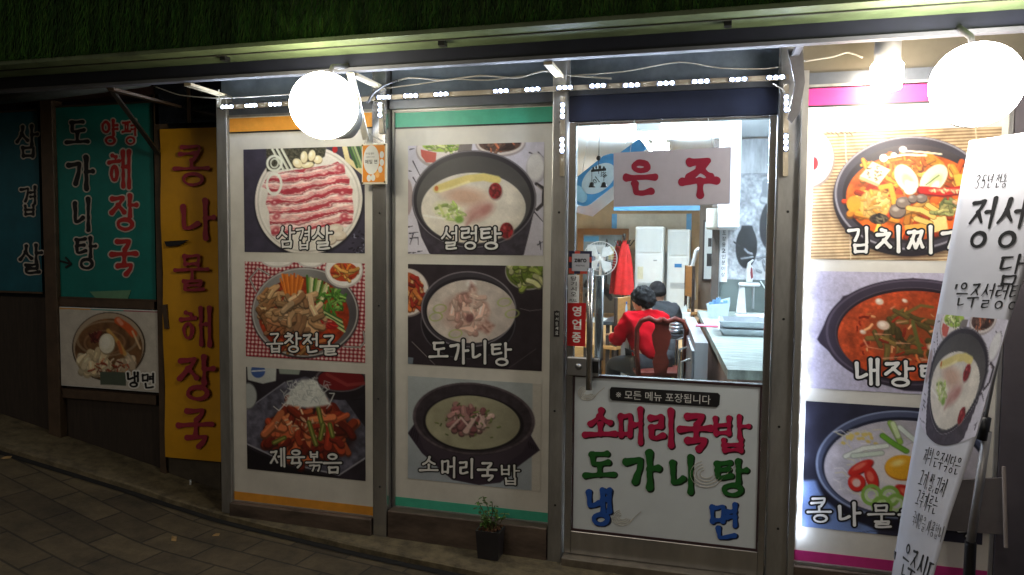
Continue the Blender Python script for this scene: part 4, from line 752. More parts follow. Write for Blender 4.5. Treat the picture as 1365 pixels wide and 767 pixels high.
top = P(1182, 76, -.16); m_ = MB().lathe([(.045, .066-.0), (.05, .07), (.05, .15), (.03, .155)], c, 24); m_.build('socket', M('grey_socket', (150, 146, 140), .5, .2), t, True)
m_ = MB().tube([c+Vector((0, 0, .15)), c+Vector((0, .08, .25)), (c.x, -.02, 2.49)], .012, 8); m_.build('arm', GM, t)
# LED strips
RAIL = M('led_rail', (150, 138, 118), .5, .2, .2); LEDM = M('lit_diode', (255, 255, 255), .4, emit=(214, 230, 255), es=LED)
def led_strip(a, b, spots, label, face=(0, -1, 0), wd=.022, dm=None):
    big = face[1] < -.5
    a, b = Vector(a), Vector(b); t = thing('light_strip', a, label, 'light strip', 'light strips on the shop front'); F = Vector(face); ax = (b-a).normalized()
    m_ = MB().bar(a-F*.006, b-F*.006, .012 if big else .010, wd if big else .006, (0, 0, 1) if abs(ax.z) < .9 else (1, 0, 0)); m_.build('rail', RAIL, t)
    sd = F.cross(ax)
    for p in spots:
        p = Vector(p); m_ = MB(); q = [p+ax*s*.041+sd*w*.0095+F*.0015 for s, w in ((-1,-1),(1,-1),(1,1),(-1,1))]; m_.prism(q, F*.003); mo = m_.build('led_module', DARK, t)
        m_ = MB()
        for k in (-1, 0, 1):
            c = p+ax*k*.0265+F*.0048; m_.prism([c+(ax*math.cos(g)+sd*math.sin(g))*.0066 for g in [i*math.pi/5 for i in range(10)]], F*.003)
        m_.build('diodes', dm or LEDM, mo)
    return t
yl = -.045
lv = lambda u: 143+(u-300)*(-40/745)
Ps = lambda us, y=yl: [P(u, lv(u)-(1.5 if 400 < u < 800 else 0), y) for u in us]
led_strip(P(296, lv(296), yl), P(500, lv(500)-1, yl), Ps((303, 335, 367, 399, 431, 466)), 'white light strip running behind the left globe lamp')
led_strip(P(504, lv(504)-1.5, yl), P(741, lv(741)-1, yl), Ps((512, 548, 588, 668, 710)), 'white light strip above the mint green menu board')
led_strip(P(744, lv(744)-1, yl), P(1052, lv(1052), yl), Ps((753, 797, 842, 888, 934, 984, 1034)), 'white light strip above the glass door')
led_strip(P(507, 137, yl), P(508, 178, yl), [P(507, 147, yl), P(507.5, 161, yl)][:1]+[P(507.5, 172, yl)][:0], 'short vertical light strip on the post above the orange hanging card')
led_strip(P(750, 129, yl), P(749, 235, yl), [P(750, 148, yl), P(749.5, 194, yl)], 'vertical light strip on the post left of the glass door')
led_strip(P(1048, 112, yl), P(1047, 235, yl), [P(1048, 138, yl), P(1047.5, 190, yl)], 'vertical light strip on the post right of the glass door')
fb('post_flange', .3552, -.034, .380, 2.3, -.056, -.051, ALU, B); fb('post_flange', .3552, -.034, .3575, 2.3, -.0509, -.0305, ALU, B)
sx_ = .366; led_strip((sx_, -.036, 2.18), (sx_, -.036, .16), [(sx_, -.036, z) for z in np.arange(.26, 2.16, .165)], 'long vertical light strip along the left edge of the magenta-banded board', (.87, .49, 0), .022, M('lit_diode_dim', (255, 255, 255), .4, emit=(214, 230, 255), es=LED*.30))
# cables
CB = M('pale_cable', (150, 144, 132), .6); CB2 = M('black_cable', (24, 22, 22), .5)
def cable(pts, y, r, m, label):
    q = [np.array(P(u, v, y+(dy[0] if dy else 0))) for u, v, *dy in pts]; pp = [Vector(p) for p in cat([tuple(p) for p in q], 6)] if len(q) > 2 else [Vector(p) for p in q]
    return solo(MB().tube(pp, r, 6).build('cable', m, None, True), label, 'cable')
cable([(205,115),(240,127),(290,131),(340,129),(400,125),(430,122)], -.06, .003, CB, 'thin pale cable sagging above the yellow sign to the left globe')
cable([(515,113),(545,104),(590,107),(640,101),(690,104),(725,95),(760,101),(815,105)], -.02, .0045, CB, 'pale twisted cable looping above the mint green board')
cable([(515,118),(560,112),(605,106),(650,107),(700,101)], -.015, .0035, CB, 'second pale cable crossing behind the twisted cable')
cable([(760,101),(830,96),(905,83),(960,91),(1020,92),(1060,86)], -.02, .003, CB, 'thin grey cable arching above the glass door')
cable([(490,138),(497,125),(512,114),(530,107)], -.06, .006, CB2, 'thick black cable curling beside the left globe lamp')
cable([(1072,82),(1110,76),(1130,70),(1150,77)], -.05, .004, CB, 'pale cable running from the right strut to the canopy lamp')
cable([(1030,112),(1046,122),(1048,132)], -.055, .003, CB, 'short loose wire at the end of the door light strip')
# dangling tag left of the strip, small orange card
c = P(292, 137, -.03); m_ = MB().cbox(c, (.022, .008, .05)); m_.tube([c+Vector((0, 0, .02)), c+Vector((0, 0, .07))], .003, 6); solo(m_.build('cable_connector', WHITE), 'small white connector dangling at the left end of the light strips', 'connector')
yc = -.075
a, b = P(482, 246, yc), P(515, 191, yc); t = thing('hanging_card', ((a.x+b.x)/2, yc, a.z), 'small orange and white card hung from the white strut by string', 'sign')
w_, h_ = b.x-a.x, b.z-a.z
fb('frame', a.x, a.z, b.x, b.z, yc+.002, yc+.014, M('cream_card_frame', (226, 220, 200), .5), t, .002)
fb('card', a.x+w_*.05, a.z+h_*.05, b.x-w_*.07, b.z-h_*.04, yc, yc+.0018, M('orange_card', (226, 138, 24), .5, 0, .05), t)
def disc(cx, cz, rx, rz, y, th=.0008, n=26): return MB().prism([(cx+rx*math.cos(k*2*math.pi/n), y, cz+rz*math.sin(k*2*math.pi/n)) for k in range(n)], (0, -th, 0))
disc(a.x+w_*.40, a.z+h_*.60, w_*.32, h_*.36, yc-.0005).build('oval', WINK, t)
for fx, fz in ((.82,.72),(.82,.53),(.76,.36),(.64,.24),(.47,.16),(.30,.15)): disc(a.x+w_*fx, a.z+h_*fz, w_*.085, h_*.085, yc-.0005).build('dot', WINK if fx != .64 else M('pale_orange', (240, 180, 100), .5), t)
for i, (s_, fx, fz, hh, ww) in enumerate((('메밀 면', .16, .50, .105, .48), ('우리집 별미', .17, .73, .05, .34), ('시원하고 구수한', .19, .65, .04, .34))): noto('lettering', s_, INK, t, (a.x+w_*fx, yc-.0016, a.z+h_*fz), (1, 0, 0), (0, 0, 1), h_*hh, .01 if i == 0 else 0, w_*ww)
for fx, fz in ((.04,.96),(.93,.96),(.04,.03),(.93,.05)): disc(a.x+w_*fx, a.z+h_*fz, .005, .005, yc-.001).build('corner_pin', M('brass_pin', (110, 96, 60), .4, .6), t)
tp = P(492, 178, -.045); m_ = MB(); m_.tube([(a.x+w_*.1, yc+.006, b.z), tp], .002, 5); m_.tube([(b.x-w_*.1, yc+.006, b.z), tp], .002, 5); m_.build('string', CB, t)

# ================================================================= BANNER STAND, right corner
LE = [(1292,190),(1283,235),(1262,350),(1240,465),(1222,570),(1205,665),(1194,735),(1184,800)]
RE = [(1424,170),(1404,235),(1365,370),(1347,425),(1328,492),(1303,580),(1266,690),(1245,767),(1226,830)]
def edge(px, yf, z):
    lo, hi = px[0][1], px[-1][1]
    for _ in range(40):
        m = (lo+hi)/2; u = np.interp(m, [b for a, b in px], [a for a, b in px]); p = P(u, m, yf)
        if p.z > z: lo = m
        else: hi = m
    return p
bt, bb = 1.985, .26
def yl_(k): return -.50-.03*k
def yr_(k): return -.60-.20*k
def bs(s, k, l=0):
    z = bt+(bb-bt)*k; a, b = edge(LE, yl_(k), z), edge(RE, yr_(k), z); p = a.lerp(b, s)
    n = Vector((b.y-a.y, -(b.x-a.x), 0)).normalized(); return p+n*(l+.012*math.sin(math.pi*s))
cache = {}
def bsf(s, k, l=0):                                   # bilinear lookup of the banner surface
    if not cache:
        for i in range(13):
            for j in range(61): cache[i, j] = bs(i/12, j/60)
    i, j = min(max(s, 0), .9999)*12, min(max(k, 0), .9999)*60; a, c = int(i), int(j); f, g = i-a, j-c
    p = cache[a, c]*(1-f)*(1-g)+cache[a+1, c]*f*(1-g)+cache[a, c+1]*(1-f)*g+cache[a+1, c+1]*f*g
    e = cache[12, c]-cache[0, c]; return p+Vector((e.y, -e.x, 0)).normalized()*l
BN = thing('banner_stand', (P(1300, 730, -.4).x, -.42, gz(1)-.03), 'tall white banner with soup photograph twisting on its stand at right', 'banner')
m_ = MB(); NX, NY = 12, 60
m_.add([bsf(i/NX, j/NY) for j in range(NY+1) for i in range(NX+1)], [(j*(NX+1)+i, (j+1)*(NX+1)+i, (j+1)*(NX+1)+i+1, j*(NX+1)+i+1) for j in range(NY) for i in range(NX)])
o = m_.build('banner_sheet', M('white_banner_vinyl', (202, 202, 210), .45, 0, .03), BN, True); sd_ = o.modifiers.new('thick', 'SOLIDIFY'); sd_.thickness = .0015; sd_.offset = 1
def inv_b(u, v):                                      # which s, k of the banner lies at this spot
    s, k = .5, .5
    for _ in range(14):
        def pr(s, k):
            c = AX @ (np.array(bsf(s, k))-CAM); return np.array([PW/2+FPX*c[0]/c[2], PH/2+FPX*c[1]/c[2]])
        p0 = pr(s, k); J = np.stack([(pr(s+.02, k)-p0)/.02, (pr(s, k+.02)-p0)/.02], 1); d = np.linalg.solve(J, np.array([u, v])-p0); s = min(max(s+d[0], 0), .97); k = min(max(k+d[1], 0), .97)
    return s, k
bh = bt-bb
bmap = lambda a, b, l=0: bsf(a, b/bh, .003+l)        # a = share of width, b = metres down
def bline(name, txt, u0, v0, u1, hpx, w, style='pen', mat=INK):
    w *= 1.15
    """one printed line: starts at picture spot u0,v0 (its middle), ends at u1"""
    s0, k0 = inv_b(u0, v0); k0 *= bh
    s1 = s0+(u1-u0)/max(20, (np.interp(v0, [b for a, b in RE], [a for a, b in RE])-np.interp(v0, [b for a, b in LE], [a for a, b in LE])))
    n_ = sum(.35 if c in ' ,.“' else 1 for c in txt); st = (s1-s0)/n_; x = s0; mb_ = MB(); hm = hpx
    bw = (bsf(1, k0/bh)-bsf(0, k0/bh)).length
    for i, c in enumerate(txt):
        cw = st*(.35 if c in ' ,.“' else 1)
        if c != ' ' and x < .97:
            W_ = cw*bw; v, f = glyph(c, (0, 0, W_*.86, hm), w, 0, 30, style)
            mb_.add([bmap(x+a/bw, k0-hm/2+b, .0002*(i % 2)) for a, b in v], f)
        x += cw
    return mb_.build(name, mat, BN)
bline('lettering', '35년 전통', 1300, 243, 1345, .05, .045); bline('lettering', '정성을', 1292, 298, 1408, .175, .05); bline('lettering', '담은', 1331, 360, 1399, .105, .05)
bline('lettering', '“은주설렁탕', 1271, 392, 1362, .085, .046); bline('lettering', '저희 은주식당은', 1233, 606, 1284, .06, .042); bline('lettering', '고기,쌀,김치', 1227, 636, 1266, .06, .045)
bline('lettering', '고추가루는', 1223, 662, 1254, .06, .042); bline('lettering', '국내산을 사용합니다', 1218, 690, 1264, .052, .036); bline('lettering', '은주식당', 1205, 744, 1250, .12, .046)
pic = Pic([(40,40),(900,40),(900,745),(40,745)], 80, 110); dish_seol(pic); k0, k1 = inv_b(1245, 418)[1], inv_b(1225, 560)[1]
pic.C = pic.C*.94+np.array((214,196,226))*.06
pic.sheet('soup_photo', lambda u, v: tuple(bsf(.012+.976*u, k0+(k1-k0)*v+.035*math.sin(u*math.pi)*v, .0025)), BN)
GP = M('grey_pole', (150, 148, 146), .4, .5)
m_ = MB(); m_.tube([P(1294, 722, -.36), P(1316, 575, -.36)], .016, 12); m_.build('pole', GP, BN, True)
m_ = MB(); m_.tube([P(1308, 586, -.36), P(1313, 556, -.36)], .022, 12); m_.build('collar', BLACK, BN, True)
m_ = MB(); m_.tube([P(1313, 560, -.36), P(1340, 430, -.38), P(1405, 172, -.52)], .007, 10); m_.build('upper_pole', GP, BN, True)
m_ = MB(); bp_ = P(1294, 722, -.36); g0 = gz(bp_.x)-.0
m_.lathe([(.13, g0), (.13, g0+.02), (.05, g0+.035), (.022, g0+.05), (.02, bp_.z)], (bp_.x, bp_.y, 0), 20)
m_.build('base', BLACK, BN)
m_ = MB(); m_.tube([tuple(bsf(0, .004, -.004)), tuple(bsf(.99, .004, -.004))], .006, 8); m_.build('top_rod', GP, BN)
a_ = bsf(.02, .93, -.004); m_ = MB().cbox(a_, (.016, .014, .03)); m_.build('corner_clip', BLACK, BN)
# side return wall, pale board, mat and step at the right corner
fb('end_panel', 1.182, -.15, 1.62, 2.24, -.02, .12, M('dark_end_panel', (84, 78, 82), .35, 0, .25, 4), B)
RWL = thing('side_wall', (1.36, -.2, -.1), 'grey rendered return wall at the right edge behind the banner', 'wall')
m_ = MB(); p1, p2 = Vector((1.40, .0, 0)), Vector((1.08, -1.0, 0)); q = [(1.40, .0), (1.20, -.62), (1.9, -.9), (2.4, 0)]
m_.prism([(x, y, -.15) for x, y in q], (0, 0, 2.3)); m_.build('render', M('grey_render', (126, 126, 132), .75, 0, .15, 8, .15), RWL)
solo(MB().prism([P(1262, 640, -.05), P(1338, 636, -.05), P(1338, 712, -.05), P(1262, 706, -.05)], (0, -.012, 0)).build('pale_board', M('pale_board', (98, 92, 92), .7, 0, .2, 6)), 'pale board leaning on the magenta-banded board behind the pole', 'board')
solo(MB().tube([P(1338, 622, -.12), P(1341, 730, -.16)], .008, 8).build('broom_stick', M('grey_stick', (130, 118, 110), .6)), 'thin stick leaning at the right corner behind the pole', 'stick')
m_ = MB(); zm = .03
q = [P(1262, 704, -.03), P(1400, 690, -.03)]; m_.box((.82, -.62, -.12), (1.19, -.032, .035)); solo(m_.build('entrance_step', M('dark_red_step', (78, 52, 42), .8, 0, .4, 14, .4)), 'low dark red-brown step behind the banner foot', 'step')

# ================================================================= POTTED PLANT, litter
pc = Z(655, 740, gz(-1.0)+.006); px, py, pz = pc.x, pc.y-.01, gz(pc.x)+.006
t = thing('potted_plant', (px, py, pz), 'small leafy plant in a square black pot below the mint green board', 'plant')
m_ = MB(); s0, s1, h = .052, .062, .145
def sq(s, z): return [(px-s, py-s, pz+z), (px+s, py-s, pz+z), (px+s, py+s, pz+z), (px-s, py+s, pz+z)]
m_.add(sq(s0, 0)+sq(s1, h)+sq(s1-.006, h)+sq(s1-.008, h-.02), [(3,2,1,0)]+[(a+k*4, (a+1) % 4+k*4, (a+1) % 4+k*4+4, a+k*4+4) for k in range(3) for a in range(4)]+[(12,13,14,15)]); m_.build('pot', M('black_pot', (44, 42, 46), .3, 0, .2), t)
m_ = MB()
for i in range(60): m_.ellipsoid((px+R.uniform(-.05, .05), py+R.uniform(-.05, .05), pz+h-.012+R.uniform(0, .014)), (R.uniform(.004, .009),)*3, 6, 4)
m_.build('soil', M('soil', (84, 56, 34), .9, 0, .5, 40), t)
st_ = MB(); lf = MB()
for i in range(13):
    bx_, by_ = px+R.uniform(-.035, .035), py+R.uniform(-.035, .035); hh = R.uniform(.04, .09) if i > 3 else R.uniform(.10, .15); tx, ty = bx_+R.uniform(-.045, .045), by_+R.uniform(-.03, .02)
    pts = [(bx_, by_, pz+h-.02), ((bx_+tx)/2+.008, (by_+ty)/2, pz+h+hh*.6), (tx, ty, pz+h+hh)]; st_.tube(pts, .0022, 5)
    for k in range(7):
        an = R.random()*6.28; l = R.uniform(.018, .034); w = l*.34; d = Vector((math.cos(an), math.sin(an), R.uniform(-.5, .25))).normalized(); sdv = Vector((-math.sin(an), math.cos(an), 0)); p0 = Vector(pts[2])-Vector((0, 0, R.uniform(0, hh*.45)))
        up = Vector((0, 0, .004)); lf.add([p0, p0+d*l*.3+sdv*w*.8, p0+d*l*.7+sdv*w*.7, p0+d*l-up*1.5, p0+d*l*.7-sdv*w*.7, p0+d*l*.3-sdv*w*.8, p0+d*l*.5-up], [(0,1,6),(1,2,6),(2,3,6),(3,4,6),(4,5,6),(5,0,6)])
st_.build('stems', M('plant_stem', (70, 72, 34), .6), t); lf.build('leaves', M('plant_leaf', (66, 96, 34), .45, 0, .4, 60), t)
SCR = M('dry_leaf', (150, 120, 74), .8, 0, .3)
def hit(u, v):
    d = ray(u, v); s = .5
    while (CAM+d*s)[2] > gz((CAM+d*s)[0])-.028 and s < 15: s += .004
    return Vector(CAM+d*s)
for i, (u, v, l, lab) in enumerate(((232, 719, .035, 'small pale paper scrap on the dark paving at lower left'), (288, 714, .02, 'tiny pale scrap on the paving just right of the larger one'), (8, 611, .03, 'pale crumpled scrap at the left end of the gutter joint'))):
    c = hit(u, v); q = R.uniform(0, 3); dv = Vector((math.cos(q), math.sin(q), .0)); sv = Vector((-dv.y, dv.x, 0)); m_ = MB()
    m_.add([c-dv*l-sv*l*.3, c+dv*l*.8-sv*l*.4, c+dv*l+sv*l*.3+Vector((0, 0, .008)), c-dv*l*.7+sv*l*.4+Vector((0, 0, .004)), c+Vector((0, 0, .012))], [(0,1,4),(1,2,4),(2,3,4),(3,0,4)]); solo(m_.build('paper_scrap', SCR), lab, 'litter')
a = P(242, 643, Y2-.012); a = Z(254, 643, gz(-3.05)+.02); solo(MB().cbox((a.x, a.y, gz(a.x)+.022), (.008, .008, .03)).build('cigarette_butt', WHITE), 'white cigarette butt below the yellow sign', 'litter')

# ================================================================= THE LIT ROOM
WOOD = M('reddish_wood', (76, 24, 13), .6, 0, .3, 8, stretch=(1, 1, 6), spec=.15); TAN = M('tan_wood', (176, 128, 74), .45, 0, .2, 8, stretch=(1, 1, 5)); DKW = M('dark_wood', (46, 34, 30), .4, 0, .2)
for i, (x, y) in enumerate(((-.55, 3.3), (-.55, 6.6), (.75, 1.9))):
    t = thing('fluorescent_lamp', (x, y, 2.53), 'bright ceiling fluorescent fixture, %s' % ('nearest the dining tables', 'over the wooden platform', 'over the kitchen counter')[i], 'lamp', 'fluorescent ceiling lamps')
    fb('housing', x-.05, 2.55, x+.05, 2.599, y-.65, y+.65, WHITE, t); m_ = MB()
    for s in (-.08, .08): m_.tube([(x+s, y-.6, 2.49), (x+s, y+.6, 2.49)], .018, 10)
    fb('end_bracket', x-.1, 2.48, x+.1, 2.549, y-.625, y-.602, WHITE, t); fb('end_bracket', x-.1, 2.48, x+.1, 2.549, y+.602, y+.625, WHITE, t); m_.build('tubes', M('lit_tube', (255, 255, 255), .4, emit=(226, 240, 255), es=ROOM*6), t, True)
YB = 9.59
# mural, tape, mirror on the back wall
a, b = P(820, 430, YB-.01), P(915, 285, YB-.01); pic = Pic([(0,0),(400,0),(400,420),(0,420)], 90, 90); pic.fill((206, 200, 182), .08, 60, 3)
n1 = vnoise(pic.X, pic.Y*.6, 60, 4); n2 = vnoise(pic.X*2.2, pic.Y*.5, 40, 6); hgt = 160-90*vnoise(pic.X*1.3, pic.X*0, 70, 8); mk = np.clip((pic.Y-hgt)/16, 0, 1)
pic.mix(mk*np.clip(n2*1.6-.35, 0, 1), (92, 96, 98)); pic.mix(mk*(n1 > .6), (140, 142, 138), .7); pic.mix(np.clip((pic.Y-300)/90, 0, 1), (190, 186, 172), .6)
t = thing('landscape_mural', (a.x, YB, a.z), 'pale ink mountain landscape bordered in blue on the back wall', 'mural'); pic.sheet('painting', lambda u, v: (a.x+(b.x-a.x)*u, YB-.006, b.z+(a.z-b.z)*v), t)
BLU = M('blue_tape', (96, 164, 214), .5); m_ = MB(); m_.box((a.x-.09, YB-.008, a.z), (a.x-.001, YB-.001, b.z)); m_.box((b.x+.001, YB-.008, a.z), (b.x+.09, YB-.001, b.z)); m_.build('border', BLU, t)
a, b = P(818, 281, 8.2), P(954, 274, 8.2); solo(MB().box((a.x, 8.2, a.z), (b.x, 8.26, b.z)).build('blue_rail', BLU), 'long light-blue rail near the ceiling above the landscape mural', 'rail')
m_ = MB(); 
for xx in (a.x+.1, b.x-.1): m_.tube([(xx, 8.23, b.z-.005), (xx, 8.23, 2.6)], .008, 6)
o = m_.build('rail_hanger', STEEL); o.parent = [q for q in bpy.data.objects if q.name == 'blue_rail'][0]; o.data.transform(Matrix.Translation(-o.parent.location))
a, b = P(768, 431, YB-.08), P(838, 305, YB-.08); t = thing('framed_mirror', (a.x, YB-.05, a.z), 'large brown-framed mirror panel behind the white fan', 'mirror'); m_ = MB(); w = .11
m_.box((a.x, YB-.08, a.z), (a.x+w, YB-.02, b.z)); m_.box((b.x-w, YB-.08, a.z), (b.x, YB-.02, b.z)); m_.box((a.x+w, YB-.08, a.z), (b.x-w, YB-.02, a.z+w)); m_.box((a.x+w, YB-.08, b.z-w), (b.x-w, YB-.02, b.z)); m_.build('frame', M('mirror_frame', (142, 92, 48), .5, 0, .2), t)
pic = Pic([(0,0),(300,0),(300,500),(0,500)], 50, 80); pic.fill((126, 140, 144), .25, 50, 3); pic.poly([(30,60),(170,60),(170,200),(30,200)], (206, 218, 224)); pic.poly([(40,120),(100,90),(160,140),(160,190),(40,190)], (60, 86, 130)); pic.poly([(195,70),(260,70),(260,150),(195,150)], (196, 180, 120)); pic.poly([(0,330),(300,330),(300,500),(0,500)], (116, 108, 98)); pic.line([(180,30),(180,330)], 10, (40,40,44)); pic.poly([(0,10),(120,10),(120,40),(0,40)], (80,150,190)); pic.bits(14, (120,300,90,60), (10,26), [(40,40,44),(80,70,64)], 3)
pic.sheet('picture', lambda u, v: (a.x+w+(b.x-a.x-2*w)*u, YB-.05, b.z-w+(a.z-b.z+2*w)*v), t)  # mirror reflection of poster and room, painted into the sheet colour
# air conditioners
def aircon(u0, u1, vt, y, label, disp):
    a, b = P(u0, 400, y), P(u1, vt, y); t = thing('air_conditioner', ((a.x+b.x)/2, y+.2, .33), label, 'air conditioner', 'standing air conditioners'); x0, x1, h = a.x, b.x, b.z
    fb('body', x0, .33, x1, h, y+.02, y+.42, WHITE, t, .02); fb('upper_panel', x0+.03, h-.42, x1-.03, h-.04, y+.005, y+.02, M('aircon_panel', (206, 212, 212), .4, 0, .03), t, .006)
    fb('lower_panel', x0+.03, .40, x1-.03, h-.45, y+.008, y+.02, MATS['white_plastic'], t, .006); m_ = MB()
    for k in range(5): m_.box((x0+.06, y+.0, .85+k*.02), (x1-.06, y+.0075, .858+k*.02))
    m_.build('grille', M('grille_grey', (150, 156, 158), .5), t)
    if disp: fb('display', x0+.17*(x1-x0)/.5, h-.62, x1-.12, h-.56, y-.002, y+.0075, M('display_blue', (60, 130, 190), .3), t)
    else: fb('badge', x0+.3, h-.56, x1-.1, h-.54, y-.001, y+.0075, MATS['grille_grey'], t); fb('energy_label', x0+.05, 1.0, x0+.14, 1.2, y-.001, y+.0075, M('label_paper', (220, 214, 180), .6), t)
aircon(845, 885, 302, 8.5, 'taller white standing air conditioner, the left of the pair', False); aircon(888, 920, 306, 8.7, 'white standing air conditioner with blue display, the right of the pair', True)
# coat rack with red coats
p = P(831, 380, 8.3); x, y = p.x, 8.3; t = thing('coat_rack', (x, y, .33), 'black coat rack left of the white air conditioners', 'coat rack'); zt = P(831, 316, 8.3).z
m_ = MB().tube([(x, y, .34), (x, y, zt)], .022, 10); m_.ellipsoid((x, y, zt+.02), (.03, .03, .04), 10, 8); m_.build('pole', BLACK, t, True)
for k in range(6):
    q = k*math.pi/3; m_ = MB().tube([(x, y, zt-.12), (x+.10*math.cos(q), y+.10*math.sin(q), zt-.14), (x+.16*math.cos(q), y+.16*math.sin(q), zt-.05)], .012, 8); m_.build('hook', BLACK, t)
m_ = MB()
for k in range(4): q = k*math.pi/2+.4; m_.tube([(x, y, .38), (x+.22*math.cos(q), y+.22*math.sin(q), .345)], .014, 8)
m_.build('foot', BLACK, t)
def coat(dx, dy, r, label, col):
    m_ = MB(); n = 26; prof = [(.025, zt-.06), (.05, zt-.12), (.085, zt-.26), (.115, zt-.5), (.135, zt-.75), (.15, zt-.92)]
    for i, (rr, z) in enumerate(prof):
        for k in range(n):
            q = 2*math.pi*k/n; f = rr*r*(1+.20*math.sin(q*5+i*.5)); m_.v.append((x+dx+f*math.cos(q), y+dy+f*.6*math.sin(q), z))
    for i in range(len(prof)-1):
        for k in range(n): m_.f.append((i*n+k, i*n+(k+1) % n, (i+1)*n+(k+1) % n, (i+1)*n+k))
    m_.f.append(tuple(range(n))); solo(m_.build('red_coat', M(col[0], col[1], .8, 0, .3, 12), None, True), label, 'coat')
coat(.02, -.10, 1.0, 'bright red coat hanging at the front of the rack', ('red_cloth', (196, 34, 34))); coat(-.10, .10, .85, 'darker red coat hanging behind the bright red one', ('dark_red_cloth', (140, 24, 30)))
# standing fan
fy = 8.0; c = P(800, 345, fy); t = thing('standing_fan', (c.x, fy, .33), 'white standing fan in front of the framed mirror', 'fan'); r = .27
m_ = MB()
for k in range(36): q = k*math.pi/18; m_.tube([(c.x+.05*math.cos(q), fy-.09, c.z+.05*math.sin(q)), (c.x+r*.7*math.cos(q), fy-.085, c.z+r*.7*math.sin(q)), (c.x+r*math.cos(q), fy-.02, c.z+r*math.sin(q))], .002, 4)
for rr, yy in ((r, -.02), (r*.7, -.085), (.05, -.09)): m_.tube([(c.x+rr*math.cos(k*math.pi/16), fy+yy, c.z+rr*math.sin(k*math.pi/16)) for k in range(32)], .006 if rr == r else .003, 6, True)
m_.build('guard', M('fan_guard', (206, 208, 210), .35, .3), t)
m_ = MB()
for k in range(4):
    q = k*math.pi/2+.5; pts = [(c.x+rr*math.cos(q+dq), fy-.05+.03*(dq-.3), c.z+rr*math.sin(q+dq)) for rr, dq in ((.03, 0), (.12, -.2), (.24, -.1), (.25, .4), (.18, .75), (.05, .6))]; m_.prism(pts, (0, .004, 0))
m_.build('blades', M('fan_blade', (200, 206, 208), .35), t)
m_ = MB().lathe([(.03, -.08), (.07, -.06), (.075, .06), (.05, .1)], (c.x, fy+.05, c.z), 18, Matrix.Rotation(math.pi/2, 3, 'X')); m_.build('motor', WHITE, t, True)
m_ = MB().tube([(c.x, fy+.05, c.z-.05), (c.x, fy+.03, .36)], .022, 10); m_.build('pole', WHITE, t, True); m_ = MB().lathe([(.24, .331), (.24, .35), (.18, .375), (.04, .40)], (c.x, fy+.03, 0), 26); m_.build('base', WHITE, t, True)
# people (one continuous skinned surface each)
def skin(name, joints, edges, mat, parent, sub=2):
    ks = list(joints); me = bpy.data.meshes.new(name); me.from_pydata([joints[k][0] for k in ks], [(ks.index(a), ks.index(b)) for a, b in edges], [])
    o = bpy.data.objects.new(name, me); COL.objects.link(o); o.modifiers.new('skin', 'SKIN')
    for i, k in enumerate(ks): sv = me.skin_vertices[0].data[i]; sv.radius = joints[k][1] if isinstance(joints[k][1], tuple) else (joints[k][1],)*2; sv.use_root = i == 0
    sm = o.modifiers.new('sub', 'SUBSURF'); sm.levels = sub; sm.render_levels = sub
    m2 = bpy.data.meshes.new_from_object(o.evaluated_get(bpy.context.evaluated_depsgraph_get())); bpy.data.objects.remove(o); bpy.data.meshes.remove(me)
    m2.materials.clear(); m2.materials.append(mat); m2.polygons.foreach_set('use_smooth', [True]*len(m2.polygons)); m2.name = name; o = bpy.data.objects.new(name, m2); COL.objects.link(o); o.parent = parent; return o
SKIN = M('skin', (196, 146, 116), .5, 0, .06)
